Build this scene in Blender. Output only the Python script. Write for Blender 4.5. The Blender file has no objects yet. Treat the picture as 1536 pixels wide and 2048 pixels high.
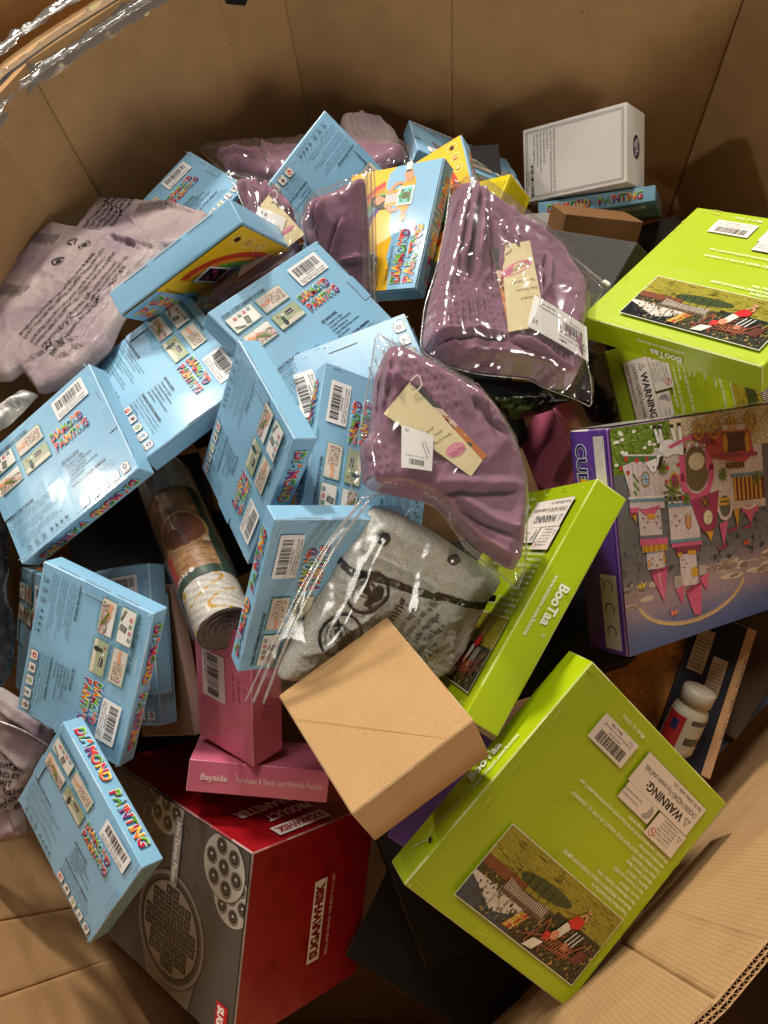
import bpy, bmesh, math, random
import numpy as np
from mathutils import Vector, Matrix, noise
from mathutils.geometry import delaunay_2d_cdt
random.seed(7)
S = bpy.context.scene
COL = S.collection

# ---------------------------------------------------------------- camera
cd = bpy.data.cameras.new('camera'); cam = bpy.data.objects.new('camera', cd); COL.objects.link(cam)
cd.sensor_fit = 'VERTICAL'; cd.sensor_height = 24.0; cd.lens = 24.0 * 1500 / 2048
cd.clip_start = 0.02; cd.clip_end = 60
cam.matrix_world = Matrix([[0.996567, 0.033171, 0.075849, 0.0], [0.0, 0.916213, -0.400691, 0.0], [-0.082785, 0.399315, 0.913068, 0.0], [0, 0, 0, 1]])
S.camera = cam
# ---------------------------------------------------------------- world and lamps (a warehouse, lit by ceiling lamps)
w = bpy.data.worlds.new('World'); S.world = w; w.use_nodes = True
bg = w.node_tree.nodes['Background']; bg.inputs[0].default_value = (1.0, 0.92, 0.82, 1); bg.inputs[1].default_value = 0.065
S.view_settings.view_transform = 'Standard'; S.view_settings.look = 'None'; S.view_settings.exposure = 0.22; S.view_settings.gamma = 1.0
WARM = (1.0, 0.93, 0.84)
def lamp(name, loc, power, size, target=(0, 0.5, -0.85), col=WARM):
    l = bpy.data.lights.new(name, 'AREA'); l.shape = 'DISK'; l.size = size; l.energy = power; l.color = col
    o = bpy.data.objects.new(name, l); COL.objects.link(o); o.location = loc
    o.rotation_euler = (Vector(target) - Vector(loc)).to_track_quat('-Z', 'Y').to_euler()
    return o
lamp('ceiling_lamp', (-1.1, 4.6, 2.5), 240, 0.45)
lamp('ceiling_lamp', (-0.6, 3.2, 4.2), 165, 2.0)
lamp('ceiling_lamp', (2.6, 3.4, 3.0), 28, 0.30)
lamp('ceiling_lamp', (-2.6, 2.9, 1.25), 14, 0.16)
lamp('ceiling_lamp', (-3.5, 0.55, 1.0), 20, 0.18)
lamp('ceiling_lamp', (5.0, -9.0, 3.0), 330, 2.6)

# poses of the boxes (size, rotation, centre, metres) and outlines of the soft goods in their own plane
POSES = {
 'D': ((0.2079, 0.1663, 0.0277), [-0.3254, 0.8943, -0.3071, -0.7529, -0.4415, -0.4881, -0.5721, 0.0724, 0.817], [-0.4347, 0.2011, -0.8802]),
 'H': ((0.2005, 0.1604, 0.0267), [0.6181, 0.5831, -0.5272, -0.7837, 0.5089, -0.356, 0.0607, 0.6333, 0.7716], [-0.4333, 0.014, -0.9337]),
 'A': ((0.2079, 0.1663, 0.0277), [0.8218, -0.4789, -0.3088, 0.4181, 0.8749, -0.2444, 0.3872, 0.0717, 0.9192], [-0.4782, 0.4376, -0.8176]),
 'E': ((0.2205, 0.1764, 0.0294), [0.5456, -0.673, 0.4995, 0.7803, 0.6253, -0.0099, -0.3057, 0.3952, 0.8663], [-0.1707, 0.6372, -0.8233]),
 'B': ((0.2163, 0.173, 0.0288), [0.5628, 0.7981, -0.215, -0.803, 0.5896, 0.0868, 0.196, 0.1238, 0.9728], [-0.3539, 0.5708, -0.8253]),
 'F': ((0.2037, 0.163, 0.0272), [-0.4257, 0.4603, -0.779, -0.3484, -0.878, -0.3283, -0.8351, 0.1316, 0.5342], [-0.2169, 0.4141, -0.7631]),
 'G': ((0.1932, 0.1546, 0.0258), [0.1318, -0.8151, 0.5641, 0.9857, 0.0474, -0.1618, 0.1052, 0.5774, 0.8097], [-0.0853, 0.414, -0.7886]),
 'G3': ((0.2037, 0.163, 0.0272), [0.331, -0.8181, 0.4704, 0.5983, -0.2036, -0.775, 0.7298, 0.5379, 0.422], [-0.1392, 0.2617, -0.8045]),
 'G2': ((0.2289, 0.1831, 0.0305), [-0.3384, -0.941, -0.0028, 0.93, -0.334, -0.1537, 0.1436, -0.0546, 0.9881], [-0.0854, 0.4925, -0.8263]),
 'K': ((0.21, 0.168, 0.028), [0.6808, -0.6983, -0.221, 0.7084, 0.7044, -0.0437, 0.1863, -0.1268, 0.9743], [-0.4394, 1.0023, -0.9658]),
 'L': ((0.2226, 0.1781, 0.0297), [-0.5104, 0.6786, 0.5282, -0.8592, -0.3774, -0.3453, -0.035, -0.6301, 0.7757], [-0.172, 0.9734, -0.9253]),
 'M': ((0.2667, 0.2134, 0.0356), [0.2238, 0.8653, 0.4485, 0.4944, 0.2958, -0.8174, -0.84, 0.4046, -0.3616], [-0.308, 0.7597, -0.8503]),
 'N': ((0.21, 0.168, 0.028), [0.2288, -0.8674, -0.442, 0.9463, 0.3047, -0.1082, 0.2286, -0.3935, 0.8905], [-0.0677, 0.8493, -0.8784]),
 'O': ((0.2142, 0.1714, 0.0286), [0.1153, 0.8752, -0.4698, -0.9931, 0.1114, -0.0363, 0.0206, 0.4708, 0.882], [-0.0054, 0.8911, -0.8932]),
 'S': ((0.21, 0.168, 0.028), [0.9424, -0.3344, 0.0098, -0.1762, -0.5212, -0.835, 0.2844, 0.7852, -0.5501], [0.3299, 1.1206, -1.1311]),
 'P': ((0.21, 0.168, 0.028), [-0.8998, 0.0987, 0.425, 0.0875, -0.9135, 0.3973, 0.4274, 0.3947, 0.8133], [0.0607, 1.1599, -1.0302]),
 'D3a': ((0.2184, 0.1747, 0.0291), [0.9251, -0.0894, -0.369, -0.0241, 0.9561, -0.2921, 0.3789, 0.2792, 0.8823], [-0.4839, 0.2657, -1.0047]),
 'D3b': ((0.2184, 0.1747, 0.0291), [0.9004, -0.0764, -0.4284, -0.0754, 0.9422, -0.3265, 0.4286, 0.3262, 0.8426], [-0.4786, 0.2343, -1.0306]),
 'D2': ((0.2394, 0.1915, 0.0319), [0.6188, 0.066, -0.7828, -0.3397, 0.921, -0.191, 0.7083, 0.3841, 0.5923], [-0.5971, 0.2766, -1.0522]),
 'W2': ((0.29, 0.304, 0.044), [-0.6101, -0.6832, 0.4014, 0.4711, -0.7201, -0.5095, 0.6371, -0.1217, 0.7611], [0.1334, 0.0098, -0.9559]),
 'W1': ((0.2871, 0.301, 0.0436), [-0.2229, -0.5211, -0.8239, 0.353, -0.8309, 0.4301, -0.9087, -0.1949, 0.3692], [0.0819, 0.2875, -0.9417]),
 'V': ((0.2566, 0.269, 0.0389), [-0.6686, -0.7026, -0.2433, 0.635, -0.7098, 0.3048, -0.3869, 0.0493, 0.9208], [0.3821, 0.6613, -0.8195]),
 'V2': ((0.3074, 0.3222, 0.0466), [0.2302, 0.9543, 0.1905, -0.8533, 0.292, -0.432, -0.4679, -0.0631, 0.8815], [0.4576, 0.6541, -1.1425]),
 'CUBE': ((0.1425, 0.1596, 0.0808), [0.8107, -0.5491, -0.2031, 0.5854, 0.755, 0.2954, -0.0089, -0.3583, 0.9335], [-0.0694, 0.1122, -0.8149]),
 'Y': ((0.26, 0.34, 0.23), [-0.1515, 0.7934, -0.5895, -0.8833, -0.3764, -0.2795, -0.4436, 0.4784, 0.7578], [-0.3313, -0.0338, -1.2241]),
 'R': ((0.2, 0.13, 0.085), [0.8243, -0.0129, -0.566, -0.3099, 0.8263, -0.4703, 0.4738, 0.563, 0.6771], [0.2855, 1.1642, -1.0467]),
 'X': ((0.4, 0.29, 0.066), [-0.8447, 0.0816, 0.5291, -0.3305, -0.8569, -0.3955, 0.4211, -0.5089, 0.7508], [0.3683, 0.4152, -1.0004]),
 'X2': ((0.448, 0.3584, 0.0784), [-0.7522, 0.6573, -0.0453, -0.6582, -0.7529, 0.0046, -0.0311, 0.0333, 0.999], [0.4107, 0.3313, -1.2896]),
 'PK1': ((0.1078, 0.1862, 0.051), [0.8198, 0.0885, -0.5657, -0.4314, 0.745, -0.5087, 0.3765, 0.6611, 0.649], [-0.2713, 0.1907, -0.9683]),
 'PK2': ((0.1818, 0.0909, 0.0424), [0.974, -0.1567, 0.1633, -0.0745, 0.4594, 0.8851, -0.2137, -0.8743, 0.4358], [-0.2549, 0.0908, -1.0554]),
 'PK3': ((0.09, 0.18, 0.042), [0.4885, -0.1654, -0.8568, 0.329, 0.9443, 0.0052, 0.8082, -0.2844, 0.5157], [0.1845, 0.5334, -1.0403]),
 'BG': ((0.1166, 0.212, 0.0212), [0.8587, -0.1589, -0.4873, -0.0542, 0.9173, -0.3945, 0.5097, 0.3651, 0.779], [-0.4125, 0.238, -1.0529]),
 'Q': ((0.06, 0.09, 0.08), [0.5932, 0.403, 0.6969, -0.0861, 0.8925, -0.4428, -0.8004, 0.2027, 0.5642], [0.0982, 0.9326, -0.935]),
 'U': ((0.2652, 0.204, 0.0306), [0.5132, 0.5206, -0.6824, -0.6793, 0.7323, 0.0478, 0.5246, 0.439, 0.7295], [0.1816, 0.7992, -0.9825]),
 'T': ((0.1363, 0.1111, 0.0808), [0.969, 0.1855, 0.1631, 0.0362, 0.5464, -0.8368, -0.2443, 0.8167, 0.5227], [0.2721, 0.9529, -1.0426]),
}
SOFT = {
 'bag_centre': {'c': [-0.0186, 0.3973, -0.7283], 'R': [[0.9891, 0.0227, 0.1454], [0.0182, 0.9617, -0.2735], [-0.1461, 0.2732, 0.9508]], 'film': [[-0.0508, 0.1279], [-0.0289, 0.1151], [0.0148, 0.0958], [0.0658, 0.0662], [0.0878, 0.0367], [0.104, 0.0062], [0.1174, -0.0449], [0.1124, -0.1287], [0.1093, -0.1412], [0.1018, -0.158], [0.0905, -0.1456], [0.0484, -0.1144], [0.0204, -0.0719], [-0.008, -0.0579], [-0.0194, -0.0514], [-0.0701, -0.0596], [-0.0772, -0.0531], [-0.0791, -0.0028], [-0.0677, 0.0181], [-0.058, 0.0774]], 'cloth': [[-0.0362, 0.1108], [-0.0217, 0.1106], [0.0148, 0.0911], [0.0556, 0.0677], [0.0728, 0.0502], [0.0942, 0.0208], [0.1082, -0.0085], [0.114, -0.0449], [0.1088, -0.1173], [0.0978, -0.1386], [0.0556, -0.1105], [0.0232, -0.0719], [0.0008, -0.0622], [-0.0647, -0.0486], [-0.0692, -0.0037], [-0.0578, 0.011], [-0.0535, 0.0746], [-0.0435, 0.1002]], 'ruch': [[-0.0307, 0.093], [0.0019, 0.1013], [0.0208, 0.0791], [0.0401, 0.0433], [0.0358, 0.0114], [0.0132, 0.0371], [-0.0229, 0.0541]], 'ruch2': [[-0.0682, -0.0026], [-0.0391, 0.0006], [-0.0298, -0.0355], [-0.0653, -0.0414]], 'tag': [[-0.0174, 0.0593], [0.0592, -0.0232], [0.0467, -0.0407], [-0.0451, 0.0247]], 'photo': [[-0.0146, 0.0594], [-0.0029, 0.0522], [0.0654, -0.0175], [0.0558, -0.0261]], 'label': [[-0.0264, 0.0126], [0.0073, 0.0013], [0.0048, -0.0367], [-0.0271, -0.0332]], 'oval': [[0.0294, -0.0096], [0.0357, 0.004], [0.0261, -0.0074]], 'dirs': [[-0.0307, 0.093], [0.0208, 0.0791]], 'folds': [[-0.0379, 0.1003], [-0.0435, 0.0174], [-0.0295, 0.0919], [-0.038, 0.0175], [-0.0351, 0.0975], [-0.0407, 0.0515], [0.0304, -0.0597], [0.107, -0.1031], [0.0085, -0.0544], [0.1027, -0.0479], [0.0194, -0.0654], [0.0953, -0.1304], [0.0486, 0.0532], [0.0928, 0.0083], [0.0655, 0.0535], [0.0819, 0.0252], [0.0489, 0.0705], [0.0651, 0.0249]], 'text': [[0.0012, 0.0069], [0.0079, 0.0126]]},
 'bag_right': {'c': [0.0854, 0.7117, -0.82], 'R': [[0.9462, 0.0009, 0.3234], [0.0027, 0.9999, -0.0108], [-0.3234, 0.0111, 0.9462]], 'film': [[-0.0605, 0.1469], [-0.0159, 0.1298], [0.0471, 0.0963], [0.1053, 0.0525], [0.1641, 0.0058], [0.1569, -0.008], [0.1259, -0.055], [0.1175, -0.0832], [0.1221, -0.1212], [0.1252, -0.1569], [0.1206, -0.1959], [0.0987, -0.187], [0.0531, -0.1758], [0.0357, -0.1664], [-0.0359, -0.1703], [-0.0896, -0.1626], [-0.1115, -0.1431], [-0.1042, -0.0773], [-0.0853, -0.0112], [-0.0699, 0.0697]], 'cloth': [[-0.059, 0.1284], [-0.0241, 0.1325], [0.0451, 0.0903], [0.1, 0.0469], [0.1311, -0.0096], [0.1207, -0.0677], [0.109, -0.0929], [0.1075, -0.1403], [0.0927, -0.1697], [0.0686, -0.1757], [0.0346, -0.1636], [-0.0356, -0.165], [-0.0862, -0.1583], [-0.1089, -0.1426], [-0.0994, -0.0764], [-0.0831, -0.0107], [-0.0654, 0.0944]], 'ruch': [[-0.0913, -0.0522], [-0.0109, -0.0445], [0.0043, -0.1192], [-0.1101, -0.1375]], 'ruch2': [[0.045, -0.0701], [0.0748, -0.0646], [0.108, -0.1355], [0.0944, -0.161], [0.0404, -0.1271]], 'tag': [[-0.0052, 0.0153], [0.0369, 0.0332], [0.0453, -0.1104], [-0.0067, -0.1273]], 'photo': [[-0.0172, 0.0101], [-0.0052, 0.0153], [0.0055, -0.1111], [-0.0063, -0.1092]], 'label': [[0.0299, -0.0688], [0.1097, -0.0927], [0.1085, -0.144], [0.0163, -0.1187]], 'oval': [[0.0111, -0.0174], [0.0295, -0.0059], [0.01, -0.0117]], 'dirs': [[-0.0913, -0.0522], [-0.0109, -0.0445]], 'folds': [[-0.0388, 0.1269], [-0.0639, -0.0418], [-0.0275, 0.125], [-0.049, -0.0221], [-0.0511, 0.1006], [-0.0819, -0.0617], [-0.0386, 0.0492], [-0.0465, -0.0466], [-0.0157, 0.0634], [-0.0142, -0.0402], [-0.0011, 0.0577], [0.0143, 0.0081], [0.0507, -0.0016], [0.0377, -0.0715], [0.0675, 0.0194], [0.0501, -0.0526], [-0.1075, -0.1409], [-0.0021, -0.1304], [-0.0021, -0.1304], [0.0867, -0.1661], [-0.0717, -0.1612], [0.0381, -0.1546]], 'zip': [[-0.0584, 0.1437], [-0.016, 0.1279], [0.0469, 0.0944], [0.1051, 0.0507], [0.1617, 0.0053]]},
 'bag_zip': {'c': [-0.1191, 0.82, -0.84], 'R': [[0.9841, 0.0506, -0.1703], [-0.1435, 0.7916, -0.594], [0.1048, 0.609, 0.7862]], 'film': [[-0.0538, 0.0573], [-0.0237, 0.065], [0.0314, 0.0855], [0.0373, 0.082], [0.0392, -0.0423], [0.0414, -0.1143], [-0.0099, -0.0959], [-0.0485, -0.0522], [-0.0752, -0.016], [-0.0799, 0.0152], [-0.0666, 0.0399]], 'cloth': [[-0.0524, 0.0504], [-0.0215, 0.0568], [0.0164, 0.0735], [0.0224, 0.0706], [0.028, 0.0025], [0.0306, -0.1034], [-0.0098, -0.0887], [-0.0485, -0.0522], [-0.0681, -0.0161], [-0.0736, 0.015], [-0.0636, 0.0384]], 'folds': [[-0.0463, 0.0461], [-0.0325, -0.0382], [-0.0007, 0.0171], [-0.033, -0.0668], [-0.0091, -0.0421], [0.0309, -0.0337], [-0.0385, 0.0526], [-0.0474, -0.0025]], 'zip': [[0.0329, 0.0835], [0.0349, 0.0228], [0.0369, -0.0423], [0.0391, -0.1107]], 'zip2': [[0.0269, 0.0804], [0.0296, 0.023], [0.0316, -0.0422], [0.0336, -0.1106]], 'dirs': [[-0.0463, 0.0461], [-0.0004, 0.0444]], 'ruch': []},
 'bag_tag': {'c': [-0.2532, 0.8028, -0.8333], 'R': [[0.9495, 0.0099, 0.3137], [0.0279, 0.9929, -0.1158], [-0.3126, 0.1187, 0.9424]], 'film': [[-0.057, 0.1163], [0.0007, 0.1053], [0.0283, 0.0918], [0.0411, 0.0735], [0.0691, 0.0482], [0.0763, 0.0106], [0.0613, -0.0351], [0.0056, -0.0939], [-0.0476, -0.1418], [-0.0809, -0.1228], [-0.0779, -0.0984], [-0.0331, -0.0336], [-0.0176, 0.0412], [-0.0433, 0.0966]], 'cloth': [[-0.0407, 0.1025], [0.0041, 0.097], [0.0287, 0.0819], [0.0509, 0.0503], [0.0658, 0.0088], [0.0539, -0.0363], [0.0052, -0.0857], [-0.0417, -0.1251], [-0.0671, -0.1048], [-0.0326, -0.0419], [-0.0153, 0.0381], [-0.0321, 0.0791]], 'ruch': [[-0.059, -0.071], [-0.026, -0.0325], [-0.0066, -0.0628], [-0.0422, -0.1172], [-0.0637, -0.1043]], 'tag': [[0.0085, 0.0637], [0.0629, 0.0057], [0.0352, -0.0265], [-0.003, 0.0421]], 'photo': [[0.0133, 0.0575], [0.0255, 0.0491], [0.0646, -0.0001], [0.0575, -0.0117]], 'label': [[-0.0058, 0.0398], [0.0354, 0.0245], [0.023, -0.0328], [-0.0282, -0.0826]], 'oval': [[0.0563, 0.0028], [0.0601, -0.0008], [0.0527, -0.0021]], 'dirs': [[-0.059, -0.071], [-0.0294, -0.0991]], 'folds': [[-0.0184, 0.0997], [-0.0012, 0.0495], [-0.0035, 0.0982], [0.0172, 0.0529], [0.0118, 0.0921], [0.0364, 0.0387], [0.0272, 0.0816], [0.0441, 0.0313], [-0.0253, 0.0894], [-0.0117, 0.0388]]},
 'bag_back': {'c': [-0.2226, 1.0906, -0.9633], 'R': [[0.9996, -0.0211, 0.0163], [0.0162, 0.9671, 0.2539], [-0.0211, -0.2536, 0.9671]], 'film': [[-0.2077, 0.1045], [-0.1865, 0.1095], [-0.0829, 0.09], [0.0231, 0.101], [0.1671, 0.0665], [0.2048, 0.0483], [0.2074, 0.015], [0.1811, -0.012], [0.0842, -0.0768], [-0.0385, -0.054], [-0.1431, 0.0053]], 'cloth': [[-0.1716, 0.0787], [-0.0813, 0.0745], [0.0245, 0.0759], [0.1669, 0.0496], [0.1846, 0.0289], [0.1619, -0.0042], [0.0838, -0.0635], [-0.0395, -0.042], [-0.1346, 0.0096]], 'folds': [[-0.0815, 0.086], [-0.0694, -0.0073], [-0.15, 0.0571], [-0.0804, 0.0118]], 'dirs': [[-0.1072, 0.0894], [-0.0503, 0.0819]], 'ruch': []},
 'bag_grey': {'c': [-0.0993, 1.1959, -0.99], 'R': [[0.9984, -0.0172, 0.0537], [0.0057, 0.9781, 0.2079], [-0.0561, -0.2072, 0.9767]], 'cloth': [[-0.0701, 0.0493], [-0.0297, 0.0658], [0.0085, 0.0488], [0.0366, 0.0108], [0.0506, -0.0511], [0.0099, -0.0992], [-0.044, -0.0801]], 'folds': [[-0.0286, 0.0601], [-0.004, -0.0312], [0.0001, 0.04], [0.028, -0.0328], [-0.0472, 0.0426], [-0.0266, -0.0473]], 'dirs': [[-0.0472, 0.0426], [0.0095, 0.0395]], 'ruch': []},
 'bag_printed': {'c': [-0.5518, 0.7387, -0.8667], 'R': [[0.9812, -0.0168, -0.1923], [0.0552, 0.9791, 0.1957], [0.185, -0.2027, 0.9616]], 'cloth': [[-0.1815, 0.0231], [-0.1488, 0.0889], [-0.1187, 0.1722], [-0.0864, 0.2336], [-0.0586, 0.2153], [0.0483, 0.1506], [0.1496, 0.0878], [0.1604, 0.0481], [0.1302, 0.0118], [0.121, -0.0523], [0.1124, -0.092], [0.1074, -0.1311], [0.0828, -0.163], [0.0576, -0.1846], [0.0156, -0.193], [-0.0145, -0.1554], [-0.032, -0.1337], [-0.0486, -0.1509], [-0.1062, -0.1302]], 'folds': [[0.1522, 0.0694], [0.0541, -0.0523], [0.1031, 0.0214], [0.0837, -0.0725], [0.0497, 0.1408], [0.1287, 0.0599], [0.0541, -0.0523], [0.0032, -0.1602], [0.0841, -0.0402], [0.0603, -0.1664], [0.0317, -0.1487], [0.0803, -0.1231], [-0.0213, -0.1337], [0.066, -0.0984], [0.0759, 0.1047], [0.1535, 0.0628]], 'dirs': [[-0.0352, 0.0222], [0.06, -0.0099]], 'ruch': [], 'lines': [[0.0451, 0.1036], [-0.0394, -0.077], [0.061, 0.1002], [-0.0172, -0.0942], [0.0823, 0.0959], [0.0033, -0.1207]], 'tx': [[-0.0374, -0.0913], [0.0591, 0.1009]], 'ic': [[-0.0199, 0.1439], [0.0084, 0.124], [-0.0306, 0.0962]], 'sm': [[-0.071, 0.1743], [-0.0898, 0.0526]]},
 'bag_printed_back': {'c': [-0.5017, 0.9781, -0.9367], 'R': [[0.9994, -0.0318, -0.0155], [0.0353, 0.9233, 0.3824], [0.0021, -0.3827, 0.9239]], 'cloth': [[-0.0984, -0.0672], [-0.0953, 0.0087], [-0.0955, 0.0878], [-0.0522, 0.0822], [0.0106, 0.0495], [0.0809, 0.0114], [0.1365, -0.0325], [0.1391, -0.1204], [0.0802, -0.1446], [-0.0109, -0.108], [-0.0789, -0.0751]], 'folds': [[-0.0864, 0.0721], [0.0453, -0.1009], [0.0132, 0.0378], [0.1162, -0.0382]], 'dirs': [[-0.0797, 0.0482], [0.0211, 0.0038]], 'ruch': [], 'lines': [[-0.0714, -0.0573], [-0.0602, 0.0772]], 'ic': [[-0.0041, -0.0011]], 'sm': [[0.0118, 0.0059]]},
 'bag_left_low': {'c': [-0.5651, 0.11, -1.0033], 'R': [[0.9979, 0.0381, 0.052], [-0.0099, 0.8877, -0.4602], [-0.0637, 0.4588, 0.8863]], 'cloth': [[-0.0712, 0.0884], [-0.0308, 0.0873], [-0.0012, 0.0685], [0.0429, 0.0348], [0.0338, 0.0006], [0.0068, -0.0408], [-0.0056, -0.0685], [0.0017, -0.1183], [-0.0244, -0.1241], [-0.0727, -0.1386]], 'folds': [[-0.0315, 0.0683], [0.0342, 0.0143], [-0.0333, 0.0138], [0.0059, -0.027], [-0.0214, -0.0341], [-0.0035, -0.11]], 'dirs': [[-0.0338, 0.0001], [0.0, 0.0004]], 'ruch': [], 'zip': [[-0.0587, 0.0613], [-0.032, 0.0513], [0.0079, 0.0359], [0.0423, 0.0158]], 'tx': [[-0.0373, -0.1034], [-0.0284, -0.0411]]},
 'blanket_film': {'c': [-0.0874, 0.2432, -0.7867], 'R': [[0.89, 0.0582, 0.4523], [0.2808, 0.7116, -0.644], [-0.3593, 0.7001, 0.617]], 'cloth': [[-0.0142, 0.1208], [0.0309, 0.1182], [0.0851, 0.0873], [0.1739, -0.0025], [0.1532, -0.0616], [0.0974, -0.1173], [-0.0535, -0.0847], [-0.1004, -0.1045], [-0.1329, -0.0902], [-0.1476, -0.0693], [-0.0935, 0.0287], [-0.0479, 0.0884]], 'zipa': [[-0.0071, 0.1198], [-0.0485, 0.0689], [-0.0956, -0.012], [-0.1328, -0.089]], 'zipb': [[0.0013, 0.1186], [-0.0403, 0.0674], [-0.0875, -0.0139], [-0.1221, -0.0932]], 'zipc': [[-0.011, 0.116], [-0.0541, 0.067], [-0.104, -0.0161], [-0.1407, -0.0855]], 'folds': []},
 'blanket': {'c': [-0.0708, 0.2572, -0.8233], 'R': [[0.9278, 0.0588, 0.3685], [0.2234, 0.7034, -0.6748], [-0.2989, 0.7083, 0.6395]], 'cloth': [[-0.013, 0.1096], [0.0106, 0.1044], [0.0561, 0.0756], [0.0794, 0.0563], [0.1168, 0.0266], [0.1503, 0.0017], [0.1317, -0.0217], [0.1206, -0.05], [0.0973, -0.0993], [0.061, -0.1279], [-0.0152, -0.1186], [-0.0812, -0.0906], [-0.0965, -0.0887], [-0.11, -0.0892], [-0.1269, -0.0816], [-0.117, -0.0564], [-0.0712, 0.0178], [-0.0508, 0.0564], [-0.0327, 0.0809]], 'band': [[-0.053, 0.0568], [-0.0401, 0.0463], [-0.0246, 0.0409], [0.0019, 0.0275], [0.0341, 0.0102], [0.0719, -0.0037], [0.1066, -0.0195], [0.1447, -0.0273]], 'buttons': [[-0.0062, 0.0809], [0.078, 0.042]], 'icons': [[-0.0237, 0.0195], [-0.0569, -0.028]], 'text': [[-0.0116, -0.0449], [0.0238, -0.0004]], 'folds': [[-0.0368, 0.0743], [0.0719, -0.0051], [-0.0977, -0.0471], [-0.0024, -0.0058], [-0.0695, -0.0794], [0.0223, -0.0431]], 'dirs': [[-0.037, 0.0623], [0.0215, 0.0539]], 'ruch': []},
 'black_bag': {'c': [0.1398, 0.5533, -0.91], 'R': [[0.9907, 0.0806, 0.1097], [0.0886, 0.23, -0.9692], [-0.1033, 0.9699, 0.2207]], 'cloth': [[-0.1085, 0.0611], [-0.0676, 0.0532], [-0.019, 0.0445], [0.0323, 0.0263], [0.0484, 0.0155], [0.0289, 0.0077], [0.0189, -0.0031], [-0.0236, -0.0169], [-0.0452, -0.0149], [-0.0655, 0.0066]], 'folds': [[-0.087, 0.0458], [0.0075, 0.0096], [-0.0596, 0.0435], [0.0129, 0.0186]], 'dirs': [[-0.1319, 0.1098], [-0.0673, 0.1047]], 'ruch': []},
 'mesh_pack': {'c': [0.1064, 0.5702, -0.9433], 'R': [[0.996, 0.0758, -0.0474], [-0.0741, 0.4031, -0.9122], [-0.05, 0.912, 0.4071]], 'cloth': [[-0.0479, 0.029], [0.0076, 0.0361], [0.044, 0.0255], [0.0264, -0.0011], [-0.0112, -0.0174], [-0.0262, -0.0129]], 'folds': [], 'dirs': [[-0.0941, 0.0911], [-0.0265, 0.0944]], 'ruch': []},
 'black_plastic': {'c': [0.2478, 0.7019, -1.0167], 'R': [[0.8258, 0.0757, -0.5589], [-0.5378, 0.4043, -0.7398], [0.1699, 0.9115, 0.3746]], 'cloth': [[-0.0527, 0.0743], [-0.0211, 0.0502], [-0.0026, 0.0125], [0.0184, -0.0072], [0.0511, -0.0603], [0.0691, -0.1021], [0.0285, -0.1194], [-0.0058, -0.0829], [-0.0359, -0.0173]], 'folds': [[-0.0291, 0.0389], [0.0118, -0.0374], [-0.0146, 0.0084], [0.0352, -0.0666], [0.0002, -0.0229], [0.0348, -0.1065]], 'dirs': [[-0.2618, -0.0767], [-0.1627, -0.0426]], 'ruch': []},
 'clear_left': {'c': [-0.6127, 0.2813, -0.97], 'R': [[0.5414, 0.0227, 0.8405], [0.2177, 0.9618, -0.1662], [-0.8121, 0.273, 0.5157]], 'cloth': [[-0.0561, 0.1617], [-0.0143, 0.1419], [-0.0048, 0.1251], [-0.0001, 0.076], [-0.0, 0.0341], [0.0126, -0.0076], [0.0149, -0.0423], [0.0128, -0.0731], [0.0019, -0.0961], [-0.0371, -0.1061]], 'folds': [[-0.0131, 0.1244], [0.0004, 0.0271], [-0.0065, 0.027], [0.0121, -0.0422], [-0.0018, -0.0416], [0.0084, -0.0694]], 'dirs': [[-0.016, 0.1666], [-0.002, 0.1683]], 'ruch': []},
 'white_left': {'c': [-0.599, 0.5549, -0.87], 'R': [[1.0, 0.0, 0.0], [-0.0, 1.0, -0.0], [-0.0, 0.0, 1.0]], 'cloth': [[-0.0565, -0.0015], [-0.0223, 0.0116], [0.0059, 0.0377], [0.0341, 0.027], [0.0223, 0.011], [-0.0007, -0.0206], [-0.0398, -0.0428]], 'folds': [[-0.0208, 0.0049], [0.0207, 0.0194], [-0.0155, -0.0198], [0.0057, 0.0201]], 'dirs': [[0.0095, -0.1368], [0.0236, -0.1373]], 'ruch': []},
}
ENDS = {'tube': [[-0.4201, 0.5056, -0.985], [-0.2658, 0.2354, -0.875]], 'bottle': [[0.3472, 0.181, -1.1], [0.3251, 0.1319, -1.14]]}

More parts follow.
